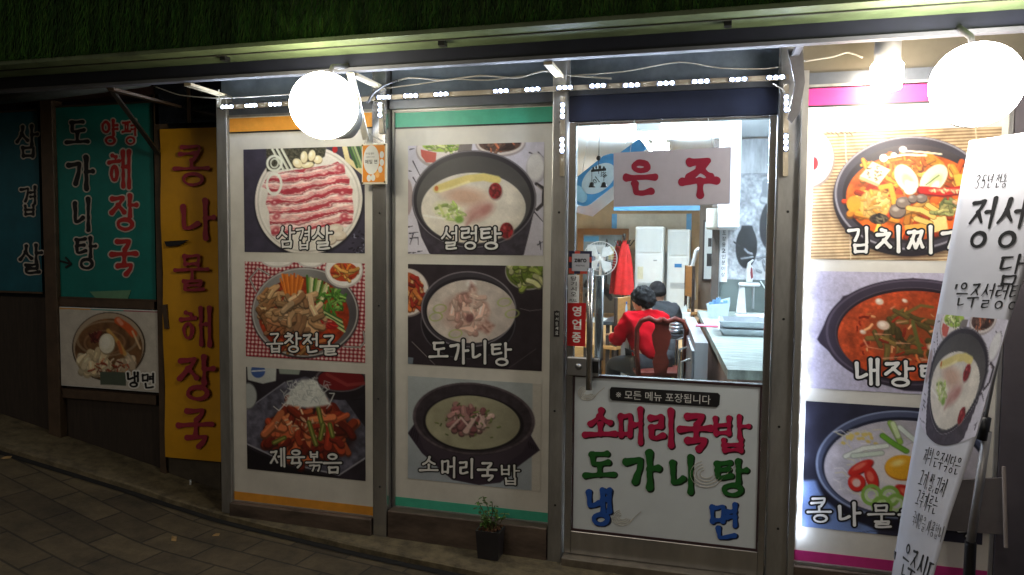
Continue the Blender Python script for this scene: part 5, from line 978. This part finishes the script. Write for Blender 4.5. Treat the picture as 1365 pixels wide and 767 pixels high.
def person(loc, rz, label, top, legs, hair, perm, lean=.10):
    t = thing('person', loc, label, 'person'); t.rotation_euler.z = rz; t.scale = (.91,)*3
    J = {'pel': ((0, 0, .53), .14), 'sp': ((0, .02+lean*.3, .74), .135), 'ch': ((0, .02+lean*.8, .93), (.175, .125)), 'nk': ((0, .03+lean, 1.04), .062), 'hd': ((0, .06+lean, 1.10), (.082, .088)), 'hd2': ((0, .06+lean, 1.18), (.096, .106)), 'hd3': ((0, .05+lean, 1.25), (.066, .074)), 'no': ((0, .172+lean, 1.13), .013)}
    E = [('pel', 'sp'), ('sp', 'ch'), ('ch', 'nk'), ('nk', 'hd'), ('hd', 'hd2'), ('hd2', 'hd3'), ('hd', 'no')]
    for s, n in ((-1, 'l'), (1, 'r')):
        J.update({'ea'+n: ((s*.094, .055+lean, 1.14), .015), 'sh'+n: ((s*.19, .02+lean*.8, .965), .072), 'el'+n: ((s*.255, .12+lean, .75), .052), 'wr'+n: ((s*.15, .34+lean, .77), .030), 'pa'+n: ((s*.125, .41+lean, .78), (.038, .020)), 'hi'+n: ((s*.10, .02, .52), .10), 'kn'+n: ((s*.14, .42, .50), .072), 'ca'+n: ((s*.14, .42, .30), .060), 'an'+n: ((s*.14, .40, .09), .042), 'to'+n: ((s*.15, .54, .035), .034)})
        E += [('hd', 'ea'+n), ('ch', 'sh'+n), ('sh'+n, 'el'+n), ('el'+n, 'wr'+n), ('wr'+n, 'pa'+n), ('pel', 'hi'+n), ('hi'+n, 'kn'+n), ('kn'+n, 'ca'+n), ('ca'+n, 'an'+n), ('an'+n, 'to'+n)]
        for f, (fx, fl) in enumerate(((-.026, .062), (-.009, .075), (.009, .07), (.026, .055))):
            k = 'f%d%s' % (f, n); J[k] = ((s*.125+fx, .445+lean, .78), .0085); J[k+'b'] = ((s*.125+fx*1.15, .445+fl*.6+lean, .775), .008); J[k+'c'] = ((s*.125+fx*1.15, .445+fl+lean, .76), .007); E += [('pa'+n, k), (k, k+'b'), (k+'b', k+'c')]
        k = 'th'+n; J[k] = ((s*.125-s*.042, .42+lean, .78), .010); J[k+'b'] = ((s*.125-s*.055, .455+lean, .77), .008); E += [('pa'+n, k), (k, k+'b')]
    skin('body', J, E, SKIN, t)
    g = lambda k, a: (J[k][0], tuple(x+a for x in (J[k][1] if isinstance(J[k][1], tuple) else (J[k][1],)*2)))
    K = {k: g(k, .03) for k in ('pel', 'sp', 'ch')}; K['nk'] = ((0, .03+lean, 1.055), .082); E2 = [('pel', 'sp'), ('sp', 'ch'), ('ch', 'nk')]
    for n in 'lr':
        for k in ('sh', 'el', 'wr'): K[k+n] = g(k+n, .020)
        E2 += [('ch', 'sh'+n), ('sh'+n, 'el'+n), ('el'+n, 'wr'+n)]
    jk = skin('jacket', K, E2, top, t, 3)
    rn = random.Random(5)
    for v in jk.data.vertices:                       # soft folds in the cloth
        f = .006*math.sin(v.co.z*46+v.co.x*24+3*math.sin(v.co.y*20))+.004*math.sin(v.co.x*70+v.co.z*30); v.co += v.normal*f
    K = {'pel': g('pel', .025)}; E3 = []
    for n in 'lr':
        for k in ('hi', 'kn', 'ca', 'an'): K[k+n] = g(k+n, .016)
        E3 += [('pel', 'hi'+n), ('hi'+n, 'kn'+n), ('kn'+n, 'ca'+n), ('ca'+n, 'an'+n)]
    skin('trousers', K, E3, legs, t)
    m_ = MB(); c = Vector((0, .048+lean, 1.175)); n, m = 44, 22; rx, ry, rz_ = (.111, .124, .120) if perm else (.100, .112, .112)
    for i in range(m+1):
        for k in range(n):
            q = 2*math.pi*k/n; back = .5-.5*math.sin(q); th = math.pi*i/m*((.40+.40*back**.8) if perm else (.38+.31*back**.8)); a = .085 if perm else .035
            wv = 1+a*math.sin(q*6+2*math.sin(th*5))*math.sin(th*7+q*2)+a*.7*math.sin(q*13+th*11)*math.sin(th)+a*.5*math.sin(q*23+th*17+1)*math.sin(th)
            m_.v.append(tuple(c+Vector((rx*math.sin(th)*math.cos(q)*wv, ry*math.sin(th)*math.sin(q)*wv-.012*(th > 1.5), rz_*math.cos(th)*wv))))
    for i in range(m):
        for k in range(n): m_.f.append((i*n+k, (i+1)*n+k, (i+1)*n+(k+1) % n, i*n+(k+1) % n))
    me = bpy.data.meshes.new('hair'); me.from_pydata(m_.v, [], m_.f); me.materials.append(hair); me.polygons.foreach_set('use_smooth', [True]*len(me.polygons)); o = bpy.data.objects.new('hair', me); COL.objects.link(o); o.parent = t; sd2 = o.modifiers.new('t', 'SOLIDIFY'); sd2.thickness = .02
    return t
HAIR = M('black_hair', (16, 14, 15), .85, 0, .6, 40, .8, spec=.15)
yr = 3.0; pr = P(864, 480, yr)
person((pr.x, yr, 0), math.radians(38), 'person in red jacket and dark trousers seated with back to the door', M('red_jacket', (150, 8, 20), .9, 0, .25, 9, spec=.05), M('dark_trousers', (30, 30, 34), .8), HAIR, True, .06)
yb_ = 4.15; pb = P(877, 420, yb_); person((pb.x, yb_, 0), math.radians(12), 'person in black top seated at the far table facing away', M('black_top', (26, 27, 32), .8), MATS['dark_trousers'], M('short_black_hair', (22, 20, 21), .85, 0, .7, 60, .6, spec=.15), False, .05)
# ornate chair behind the person in red
def carved_chair(x, y, rz):
    t = thing('carved_chair', (x, y, 0), 'reddish carved wooden chair with scalloped back behind the person in red', 'chair'); t.rotation_euler.z = rz; t.rotation_euler.z = 0
    def L(p): q = Matrix.Rotation(rz, 3, 'Z') @ Vector((p[0]*.9, p[1]*.9, p[2] if p[2] < .46 else .46+(p[2]-.46)*.76)); return (x+q.x, y+q.y, q.z)
    m_ = MB(); m_.prism([L(p) for p in ((-.22,-.2,.44),(.22,-.2,.44),(.25,.24,.44),(-.25,.24,.44))], (0, 0, .035)); m_.build('seat', WOOD, t, bevel=.008)
    for sx in (-.20, .20):
        for sy in (-.18, .2): MB().tube([L((sx, sy, .44)), L((sx*1.02, sy*1.03, .0))], [.022, .018], 8).build('leg', WOOD, t)
    m_ = MB()
    for s in (-1, 1): m_.tube([L((s*.20, -.19, .45)), L((s*.225, -.215, .75)), L((s*.225, -.24, .97)), L((s*.19, -.25, 1.055)), L((s*.12, -.253, 1.085)), L((s*.05, -.253, 1.05)), L((0, -.253, 1.075))], [.021, .020, .020, .021, .023, .022, .024], 10)
    m_.build('back_frame', WOOD, t, True)
    pts = [(-.055,.47),(.055,.47),(.075,.60),(.05,.70),(.075,.80),(.09,.90),(.06,.98),(.075,1.06),(-.075,1.06),(-.06,.98),(-.09,.90),(-.075,.80),(-.05,.70),(-.075,.60)]
    MB().prism([L((a, -.21-.04*(b-.47)/.6, b)) for a, b in pts], Vector(Matrix.Rotation(rz, 3, 'Z') @ Vector((0, .016, 0)))).build('splat', WOOD, t)
    m_ = MB()
    for s in (-1, 1): m_.tube([L((s*.20, -.17, .2)), L((s*.20, .2, .2))], .012, 6)
    m_.build('stretcher', WOOD, t); return t
pc_ = P(876, 480, 2.72); carved_chair(pc_.x, 2.86, math.radians(10))
# tables
def table(x0, x1, y0, y1, z, top, label, legm):
    t = thing('dining_table', ((x0+x1)/2, (y0+y1)/2, 0), label, 'table'); fb('tabletop', x0, z-.04, x1, z, y0, y1, top, t, .006)
    for sx in (x0+.05, x1-.05):
        for sy in (y0+.05, y1-.05): MB().box((sx-.02, sy-.02, 0), (sx+.02, sy+.02, z-.041)).build('leg', legm, t)
    return t
a = P(822, 462, 3.3); c = P(918, 440, 3.3)
table(a.x, c.x+.05, 3.34, 3.74, .72, M('black_tabletop', (40, 42, 46), .3, 0, .1), 'black-topped table in front of the person in red', M('white_leg', (196, 194, 190), .5))
a = P(815, 430, 5.0); table(a.x, a.x+.32, 4.3, 4.9, .72, MATS['black_tabletop'], 'narrow dark table left of the person in black', DKW)
a = P(893, 420, 4.75); table(P(885, 420, 4.62).x, P(931, 420, 4.62).x, 4.55, 4.95, .74, TAN, 'tan wooden table beside the air conditioners', TAN)
# plain chairs with tan backs
def plain_chair(x, y, rz, label):
    t = thing('dining_chair', (x, y, 0), label, 'chair', 'plain dark chairs with tan slat backs')
    MB().box((x-.2, y-.2, .42), (x+.2, y+.2, .46)).build('seat', TAN, t, bevel=.008)
    for sx in (-.18, .18):
        for sy in (-.18, .18): MB().box((x+sx-.015, y+sy-.015, 0), (x+sx+.015, y+sy+.015, .42 if sy > 0 else .98)).build('leg', DKW, t)
    MB().box((x-.164, y-.195, .62), (x+.164, y-.165, .98)).build('backrest', TAN, t, bevel=.006); t.rotation_euler.z = rz; return t
q = P(820, 470, 4.55); c0 = plain_chair(q.x-.08, 4.50, math.radians(72), 'tan-backed dark chair nearest the white fan')
lst = (((q.x+.02), 5.15-.4, math.radians(60), 'second tan-backed chair, between the fan and the red coats'), (P(842, 450, 4.75).x, 4.75+.1, math.radians(100), 'tan-backed chair right below the red coats'), (P(938, 430, 4.9).x, 5.3, math.radians(-75), 'tan-backed chair leaning by the kitchen post'))
for x, y, rz, lab in lst[1:]:
    k = copy_tree(c0); k.location = (x, y, .0 if y < 5 else .33); k.rotation_euler.z = rz; k['label'] = lab
# things on the tables
zt_ = .72
q = P(832, 425, 4.5); m_ = MB().lathe([(.034, .721), (.036, .73), (.036, .86), (.028, .89), (.028, .90)], (q.x, 4.5, 0), 18); t = thing('water_jug', (q.x, 4.5, .721), 'clear water jug with blue lid on the narrow dark table', 'jug'); m_.build('bottle', M('jug_plastic', (170, 190, 206), .15), t, True); MB().lathe([(.032, .901), (.032, .925), (.02, .93)], (q.x, 4.5, 0), 16).build('lid', M('blue_lid', (40, 90, 190), .4), t, True)
q = P(837, 452, 3.45); solo(MB().lathe([(.03, .7215), (.036, .80), (.033, .80), (.028, .73)], (q.x, 3.42, 0), 18).build('pink_cup', M('pink_plastic', (226, 130, 160), .4), None, True), 'small pink cup on the black table left of the person in red', 'cup')
bi = 0
for i, (u, zs, lab) in enumerate(((900, 4, 'stack of steel bowls nearest the person in red'), (908, 3, 'middle stack of steel bowls on the black table'), (916, 3, 'right stack of steel bowls beside the counter'))):
    q = P(u, 445, 3.5); yb2 = 3.42+.1*i
    for k in range(zs):
        z0 = .7215+k*.032; solo(MB().lathe([(.028, z0), (.05, z0+.012), (.058, z0+.042), (.053, z0+.042), (.045, z0+.016), (.02, z0+.008)], (q.x+.004*(k % 2), yb2, 0), 18).build('steel_bowl', STEEL, None, True), lab, 'bowl', 'steel bowls in the %s stack' % ('left', 'middle', 'right')[i])
q = P(912, 412, 4.7); t = thing('tissue_box', (q.x, 4.7, .741), 'white tissue box with a raised tissue on the tan table', 'tissue box'); MB().box((q.x-.07, 4.63, .741), (q.x+.07, 4.77, .81)).build('box', WHITE, t, bevel=.008); MB().prism([(q.x-.03, 4.7, .811), (q.x+.035, 4.7, .811), (q.x+.02, 4.7, .90), (q.x-.005, 4.7, .87)], (0, .02, 0)).build('tissue', WHITE, t)
# stainless prep fridge beside the counter
kz = .90
A_, B_, C_, D_ = Z(930, 413, kz), Z(1062, 413, kz), Z(1062, 495, kz), Z(970, 493, kz)
ct = thing('kitchen_counter', (D_.x, D_.y, 0), 'kitchen counter with grey streaked top just inside the door', 'counter')
A_.y = min(A_.y, 3.96); B_.y = A_.y; 
MB().prism([(D_.x, D_.y, kz-.05), (C_.x+.2, C_.y, kz-.05), (B_.x+.5, B_.y, kz-.05), (A_.x, A_.y, kz-.05)], (0, 0, .05)).build('worktop', M('grey_streak_top', (146, 154, 148), .35, 0, .85, 4, stretch=(1.5, 14, 1)), ct)
MB().prism([(D_.x+.05, D_.y+.04, 0), (C_.x+.15, C_.y+.04, 0), (B_.x+.45, B_.y-.02, 0), (A_.x+.05, A_.y-.02, 0)], (0, 0, kz-.051)).build('cabinet', M('pinkish_panel', (140, 108, 98), .4, .1, .25, 5), ct)
f1, f2 = Vector((A_.x-.02, A_.y-.3, 0)), Vector((A_.lerp(D_, .62).x-.02, A_.lerp(D_, .62).y, 0)); dv = (f2-f1).normalized(); nv = Vector((dv.y, -dv.x, 0))
if nv.x > 0: nv = -nv
t = thing('prep_fridge', f2, 'stainless undercounter fridge with bar handles left of the kitchen counter', 'fridge')
MB().prism([f1, f2, f2+nv*.09, f1+nv*.09], (0, 0, .86)).build('body', STEEL, t)
L_ = (f2-f1).length
for k in range(3):
    a = f1+dv*(L_*k/3+.02)+nv*.091; b = f1+dv*(L_*(k+1)/3-.02)+nv*.091; d = MB().prism([a+Vector((0, 0, .1)), b+Vector((0, 0, .1)), b+nv*.02+Vector((0, 0, .1)), a+nv*.02+Vector((0, 0, .1))], (0, 0, .7)).build('door', M('brushed_door', (150, 152, 158), .35, .8, .15), t, bevel=.004)
    h0 = a.lerp(b, .8)+nv*.02; MB().tube([h0+Vector((0, 0, .72)), h0+nv*.06+Vector((0, 0, .70)), h0+nv*.06+Vector((0, 0, .25)), h0+Vector((0, 0, .23))], .012, 8).build('handle', ALU2, d)
# on the counter
zc = kz+.001
def at(u, v): p = Z(u, v, kz); return p
q1, q2, q3, q4 = at(968, 452), at(1052, 470), at(1060, 436), at(962, 432)
for k, lab in enumerate(('lower of the two steel trays stacked on the counter', 'upper of the two steel trays stacked on the counter')):
    z0 = zc+k*.055; cx_ = (q1+q2+q3+q4)/4; cx_.x += .03; m_ = MB(); w, d = .30, .20
    def rr(s, z): return [(cx_.x+a*w*s, cx_.y+b*d*s, z) for a, b in ((-1,-.9),(-.95,-1),(.95,-1),(1,-.9),(1,.9),(.95,1),(-.95,1),(-1,.9))]
    m_.add(rr(.90, z0)+rr(1, z0+.048)+rr(.965, z0+.050)+rr(.88, z0+.006), [tuple(range(8))[::-1]]+[(i+8*j, (i+1) % 8+8*j, (i+1) % 8+8*j+8, i+8*j+8) for j in range(3) for i in range(8)]+[tuple(range(24, 32))]); solo(m_.build('steel_tray', M('tray_steel', (196, 202, 212), .3, .7, .12)), lab, 'tray')
p = at(992, 423); x, y = p.x, p.y; t = thing('ice_shaver', (x, y, zc), 'white tall drinks machine standing on the counter', 'machine'); WM2 = M('machine_white', (214, 212, 214), .35)
s = .92
MBS(.8, (x, y, zc)).box((x-.10, y-.10, zc), (x+.17, y+.10, zc+.04)).build('base', WM2, t, bevel=.012); MBS(.8, (x, y, zc)).prism([(x-.09, y-.06, zc+.041), (x+.02, y-.06, zc+.041), (x-.005, y-.06, zc+.35), (x-.06, y-.06, zc+.35)], (0, .12, 0)).build('column', WM2, t, bevel=.012)
MBS(.8, (x, y, zc)).box((x-.07, y-.09, zc+.351), (x+.16, y+.09, zc+.39)).build('arm', WM2, t, bevel=.012)
pts = [(.02,.391),(.085,.391),(.095,.45),(.085,.56),(.06,.60),(.10,.645),(.085,.655),(.03,.61),(.015,.52)]; MBS(.8, (x, y, zc)).prism([(x+a-.01, y-.04, zc+b) for a, b in pts], (0, .08, 0)).build('hopper', WM2, t, bevel=.01)
MBS(.8, (x, y, zc)).prism([(x+a+.01, y-.042, zc+b) for a, b in ((.05,.43),(.072,.45),(.062,.55),(.045,.57),(.04,.5))], (0, .001, 0)).build('hopper_window', M('dark_red_plastic', (110, 30, 40), .3), t); MBS(.8, (x, y, zc)).tube([(x+.09, y, zc+.35), (x+.09, y, zc+.10)], .014, 8).build('spindle', STEEL, t)
m_ = MB().tube([(x+.13, y, zc+.33), (x+.2, y+.02, zc+.22), (x+.32, y+.05, zc+.16), (x+.5, y+.06, zc+.15)], .006, 6); m_.build('power_cord', WHITE, t)
p = at(957, 424); x, y = p.x, p.y; t = thing('plastic_basket', (x, y, zc), 'clear plastic basket of packets at the back of the counter', 'basket'); m_ = MB()
m_.add([(x-.08, y-.06, zc), (x+.08, y-.06, zc), (x+.08, y+.06, zc), (x-.08, y+.06, zc), (x-.10, y-.08, zc+.12), (x+.10, y-.08, zc+.14), (x+.10, y+.08, zc+.18), (x-.10, y+.08, zc+.12)], [(3,2,1,0),(0,1,5,4),(1,2,6,5),(2,3,7,6),(3,0,4,7)]); m_.build('tub', M('frosted_plastic', (196, 208, 216), .3), t)
m_ = MB()
for k in range(5): m_.cbox((x-.06+.03*k, y-.02+.02*(k % 2), zc+.10+.02*(k % 3)), (.04, .02, .08), None)
m_.build('packets', M('blue_packets', (110, 150, 190), .5, 0, .5, 60), t)
p = at(950, 436); solo(MB().box((p.x-.13, p.y-.05, zc), (p.x+.11, p.y+.07, zc+.012)).build('pink_tray', M('pink_tray', (226, 100, 130), .4), bevel=.004), 'flat pink tray in front of the plastic basket', 'tray')
p = at(1010, 424); solo(MB().box((p.x-.02, p.y+.03, zc), (p.x+.5, p.y+.22, zc+.02)).build('cutting_board', M('white_board_plastic', (206, 208, 204), .4), bevel=.005), 'white cutting board under the wall by the drinks machine', 'cutting board')
p = at(1018, 434); t = thing('flower_cup', (p.x, p.y, zc+.0), 'white cup with a dark flower motif beside the steel trays', 'cup'); MB().lathe([(.035, zc), (.042, zc+.09), (.038, zc+.09), (.03, zc+.01)], (p.x, p.y+.0, 0), 20).build('bowl', WHITE, t, True); m_ = MB()
for k in range(5): q = k*2*math.pi/5; m_.prism([(p.x+.010*math.cos(q)+.006*math.cos(g), p.y-.0425, zc+.045+.012*math.sin(q)+.006*math.sin(g)) for g in [i*math.pi/4 for i in range(8)]], (0, -.001, 0))
m_.build('flower_print', INK, t)
p = at(977, 415); solo(MB().lathe([(.03, zc), (.03, zc+.12), (.014, zc+.15), (.014, zc+.19), (.018, zc+.19)], (p.x-.02, p.y+.02, 0), 16).build('sauce_bottle', BLACK, None, True), 'black sauce bottle left of the white drinks machine', 'bottle')
# kitchen mural, notice
a, b = P(966, 374, 3.99), P(1060, 230, 3.99); pic = Pic([(0,0),(420,0),(420,620),(0,620)], 90, 120); pic.fill((168, 168, 174), .35, 40, 3); pic.grain(np.ones_like(pic.X), .5, 14, 9)
pic.fill((190, 190, 196), .22, 70, 3); pic.grain(np.ones_like(pic.X), .3, 18, 9)
pic.ell(330, 285, 118, 175, (34, 32, 38), 8, 8); pic.ell(340, 285, 66, 112, (200, 200, 206), 8, 10); pic.line([(250,60),(250,110),(235,150)], 60, (150,152,158), 8); pic.line([(225,150),(300,170)], 30, (206,206,210), 8); pic.line([(300,140),(250,190)], 10, (60,60,66))
pic.ell(132, 425, 68, 122, (22, 24, 30), 0, 6); pic.poly([(100,300),(165,300),(185,370),(80,370)], (22,24,30), 8); pic.line([(52,395),(90,420)], 9, (40,42,46)); pic.ell(300, 560, 90, 60, (206,204,206), 0, 14)
pic.bits(18, (260,500,140,90), (6,14), [(160,162,170),(140,142,150)], 4, 4)
t = thing('kitchen_mural', (a.x, 3.99, a.z), 'grey ink mural with a black gourd shape on the kitchen wall', 'mural'); pic.sheet('painting', lambda u, v: (a.x+(b.x-a.x)*u, 3.992, b.z+(a.z-b.z)*v), t)
a, b = P(958, 376, 3.97), P(971, 303, 3.97); t = thing('paper_notice', (a.x, 3.97, a.z), 'white vertical paper notice left of the kitchen mural', 'notice'); fb('paper', a.x, a.z, b.x, b.z, 3.97, 3.974, M('notice_paper', (216, 212, 214), .6, 0, .03), t); n_ = '포장용2인분이상'; hh = (b.z-a.z)/9.2
for i, c_ in enumerate(n_): noto('lettering', c_, INK, t, (a.x+(b.x-a.x)*.28, 3.968, b.z-hh*(1.3+i)), (1, 0, 0), (0, 0, 1), hh*.72, .01, (b.x-a.x)*.46)
# fittings between kitchen post and air conditioners
q = P(928, 340, 6.5); solo(MB().tube([P(925, 400, 6.6), P(923, 355, 6.6), P(928, 335, 6.6), P(938, 328, 6.6), P(945, 332, 6.9)], .028, 10).build('drain_pipe', M('pipe_grey', (176, 180, 184), .4), None, True), 'pale curved pipe right of the white air conditioners', 'pipe')
a, b = P(938, 372, 5.4), P(953, 296, 5.4); t = thing('wall_frame', (a.x, 5.4, a.z), 'dark-framed white wall chart beside the kitchen post', 'picture'); fb('frame', a.x-.02, a.z-.02, b.x+.02, b.z+.02, 5.41, 5.44, DKW, t); fb('sheet', a.x, a.z, b.x, b.z, 5.40, 5.409, WHITE, t); fb('dark_figure', a.x+.03, a.z+.15, b.x-.02, a.z+.3, 5.396, 5.399, INK, t); fb('dark_figure', a.x+.04, a.z+.38, b.x-.03, a.z+.48, 5.396, 5.399, INK, t)
fb('side_partition', P(936, 400, 5.45).x-.05, 0, kx0+.3, 2.58, 5.45, 5.5, M('partition_brown', (108, 92, 78), .6), B)
# hanging bottle-shaped advert and bell chime at upper left of the room
yb3 = 1.6; c = P(801, 236, yb3); t = thing('bottle_sign', c, 'light-blue bottle-shaped advert board hanging tilted inside the glass', 'sign'); rot = Matrix.Rotation(math.radians(-38), 3, 'Y')
sh_ = [(-.17-.085*math.cos(g), -.105*math.sin(g)) for g in [math.pi/2-i*math.pi/10 for i in range(11)]][::-1]
sh_ = [(-.17+.085*math.cos(g), .105*math.sin(g)) for g in [math.pi/2+i*math.pi/10 for i in range(11)]]+[(.10,-.105),(.15,-.085),(.19,-.05),(.36,-.042),(.36,.042),(.19,.05),(.15,.085),(.10,.105)]
def bl(p, y): return c+rot @ Vector((p[0], y, p[1]))
MB().prism([bl(p, 0) for p in sh_][::-1], (0, .012, 0)).build('board', M('sky_blue_print', (70, 150, 206), .3, 0, .3, 6), t)
MB().prism([bl((-.02+.135*math.cos(g), .086*math.sin(g)), -.0015) for g in [i*math.pi/14 for i in range(28)]], (0, .001, 0)).build('label', M('pale_blue_label', (222, 236, 244), .4), t)
MB().prism([bl(((-.19)+.045*math.cos(g), .07*math.sin(g)), -.0015) for g in [i*math.pi/8 for i in range(16)]], (0, .001, 0)).build('base_highlight', M('pale_cyan', (170, 216, 238), .3), t)
brush('lettering', [('이',-62,-58,-22,-14),('슬',2,-58,44,-14)], INK, t, lambda a, b, l=0: bl((a/1000, -b/1000-.035), -.003-l), .06, 0, 30, 'brush')
m_ = MB(); m_.tube([bl((-.1, .09), .006), (c.x-.05, yb3+.006, 2.6)], .002, 5); m_.tube([bl((.25, .04), .006), (c.x+.1, yb3+.006, 2.6)], .002, 5); m_.build('hanging_string', STEEL, t)
y5 = .10; c = P(798, 205, y5); t = thing('door_chime', P(797, 250, y5), 'dark bell chime hanging on a cord inside the glass door', 'chime')
MB().tube([P(799, 166, y5), P(798, 232, y5)], .0018, 6).build('cord', INK, t); IR = M('dark_iron', (34, 34, 38), .5, .4); MB().ellipsoid(P(798, 211, y5), (.012,)*3, 12, 8).build('bead', IR, t, True)
MB().bar(P(788, 228, y5), P(808, 226, y5), .008, .012).build('crossbar', IR, t); m_ = MB()
for u, v in ((791,225),(795,223),(800,223),(805,224)): m_.ellipsoid(P(u, v, y5), (.006, .006, .009), 8, 6)
m_.build('ornaments', IR, t)
for u in (789, 805): MB().lathe([(.004, .026), (.010, .022), (.014, .008), (.018, 0)], P(u, 250, y5), 16).build('bell', IR, t, True); MB().tube([P(u, 242, y5), P(u, 228, y5)], .0015, 5).build('bell_cord', INK, t)
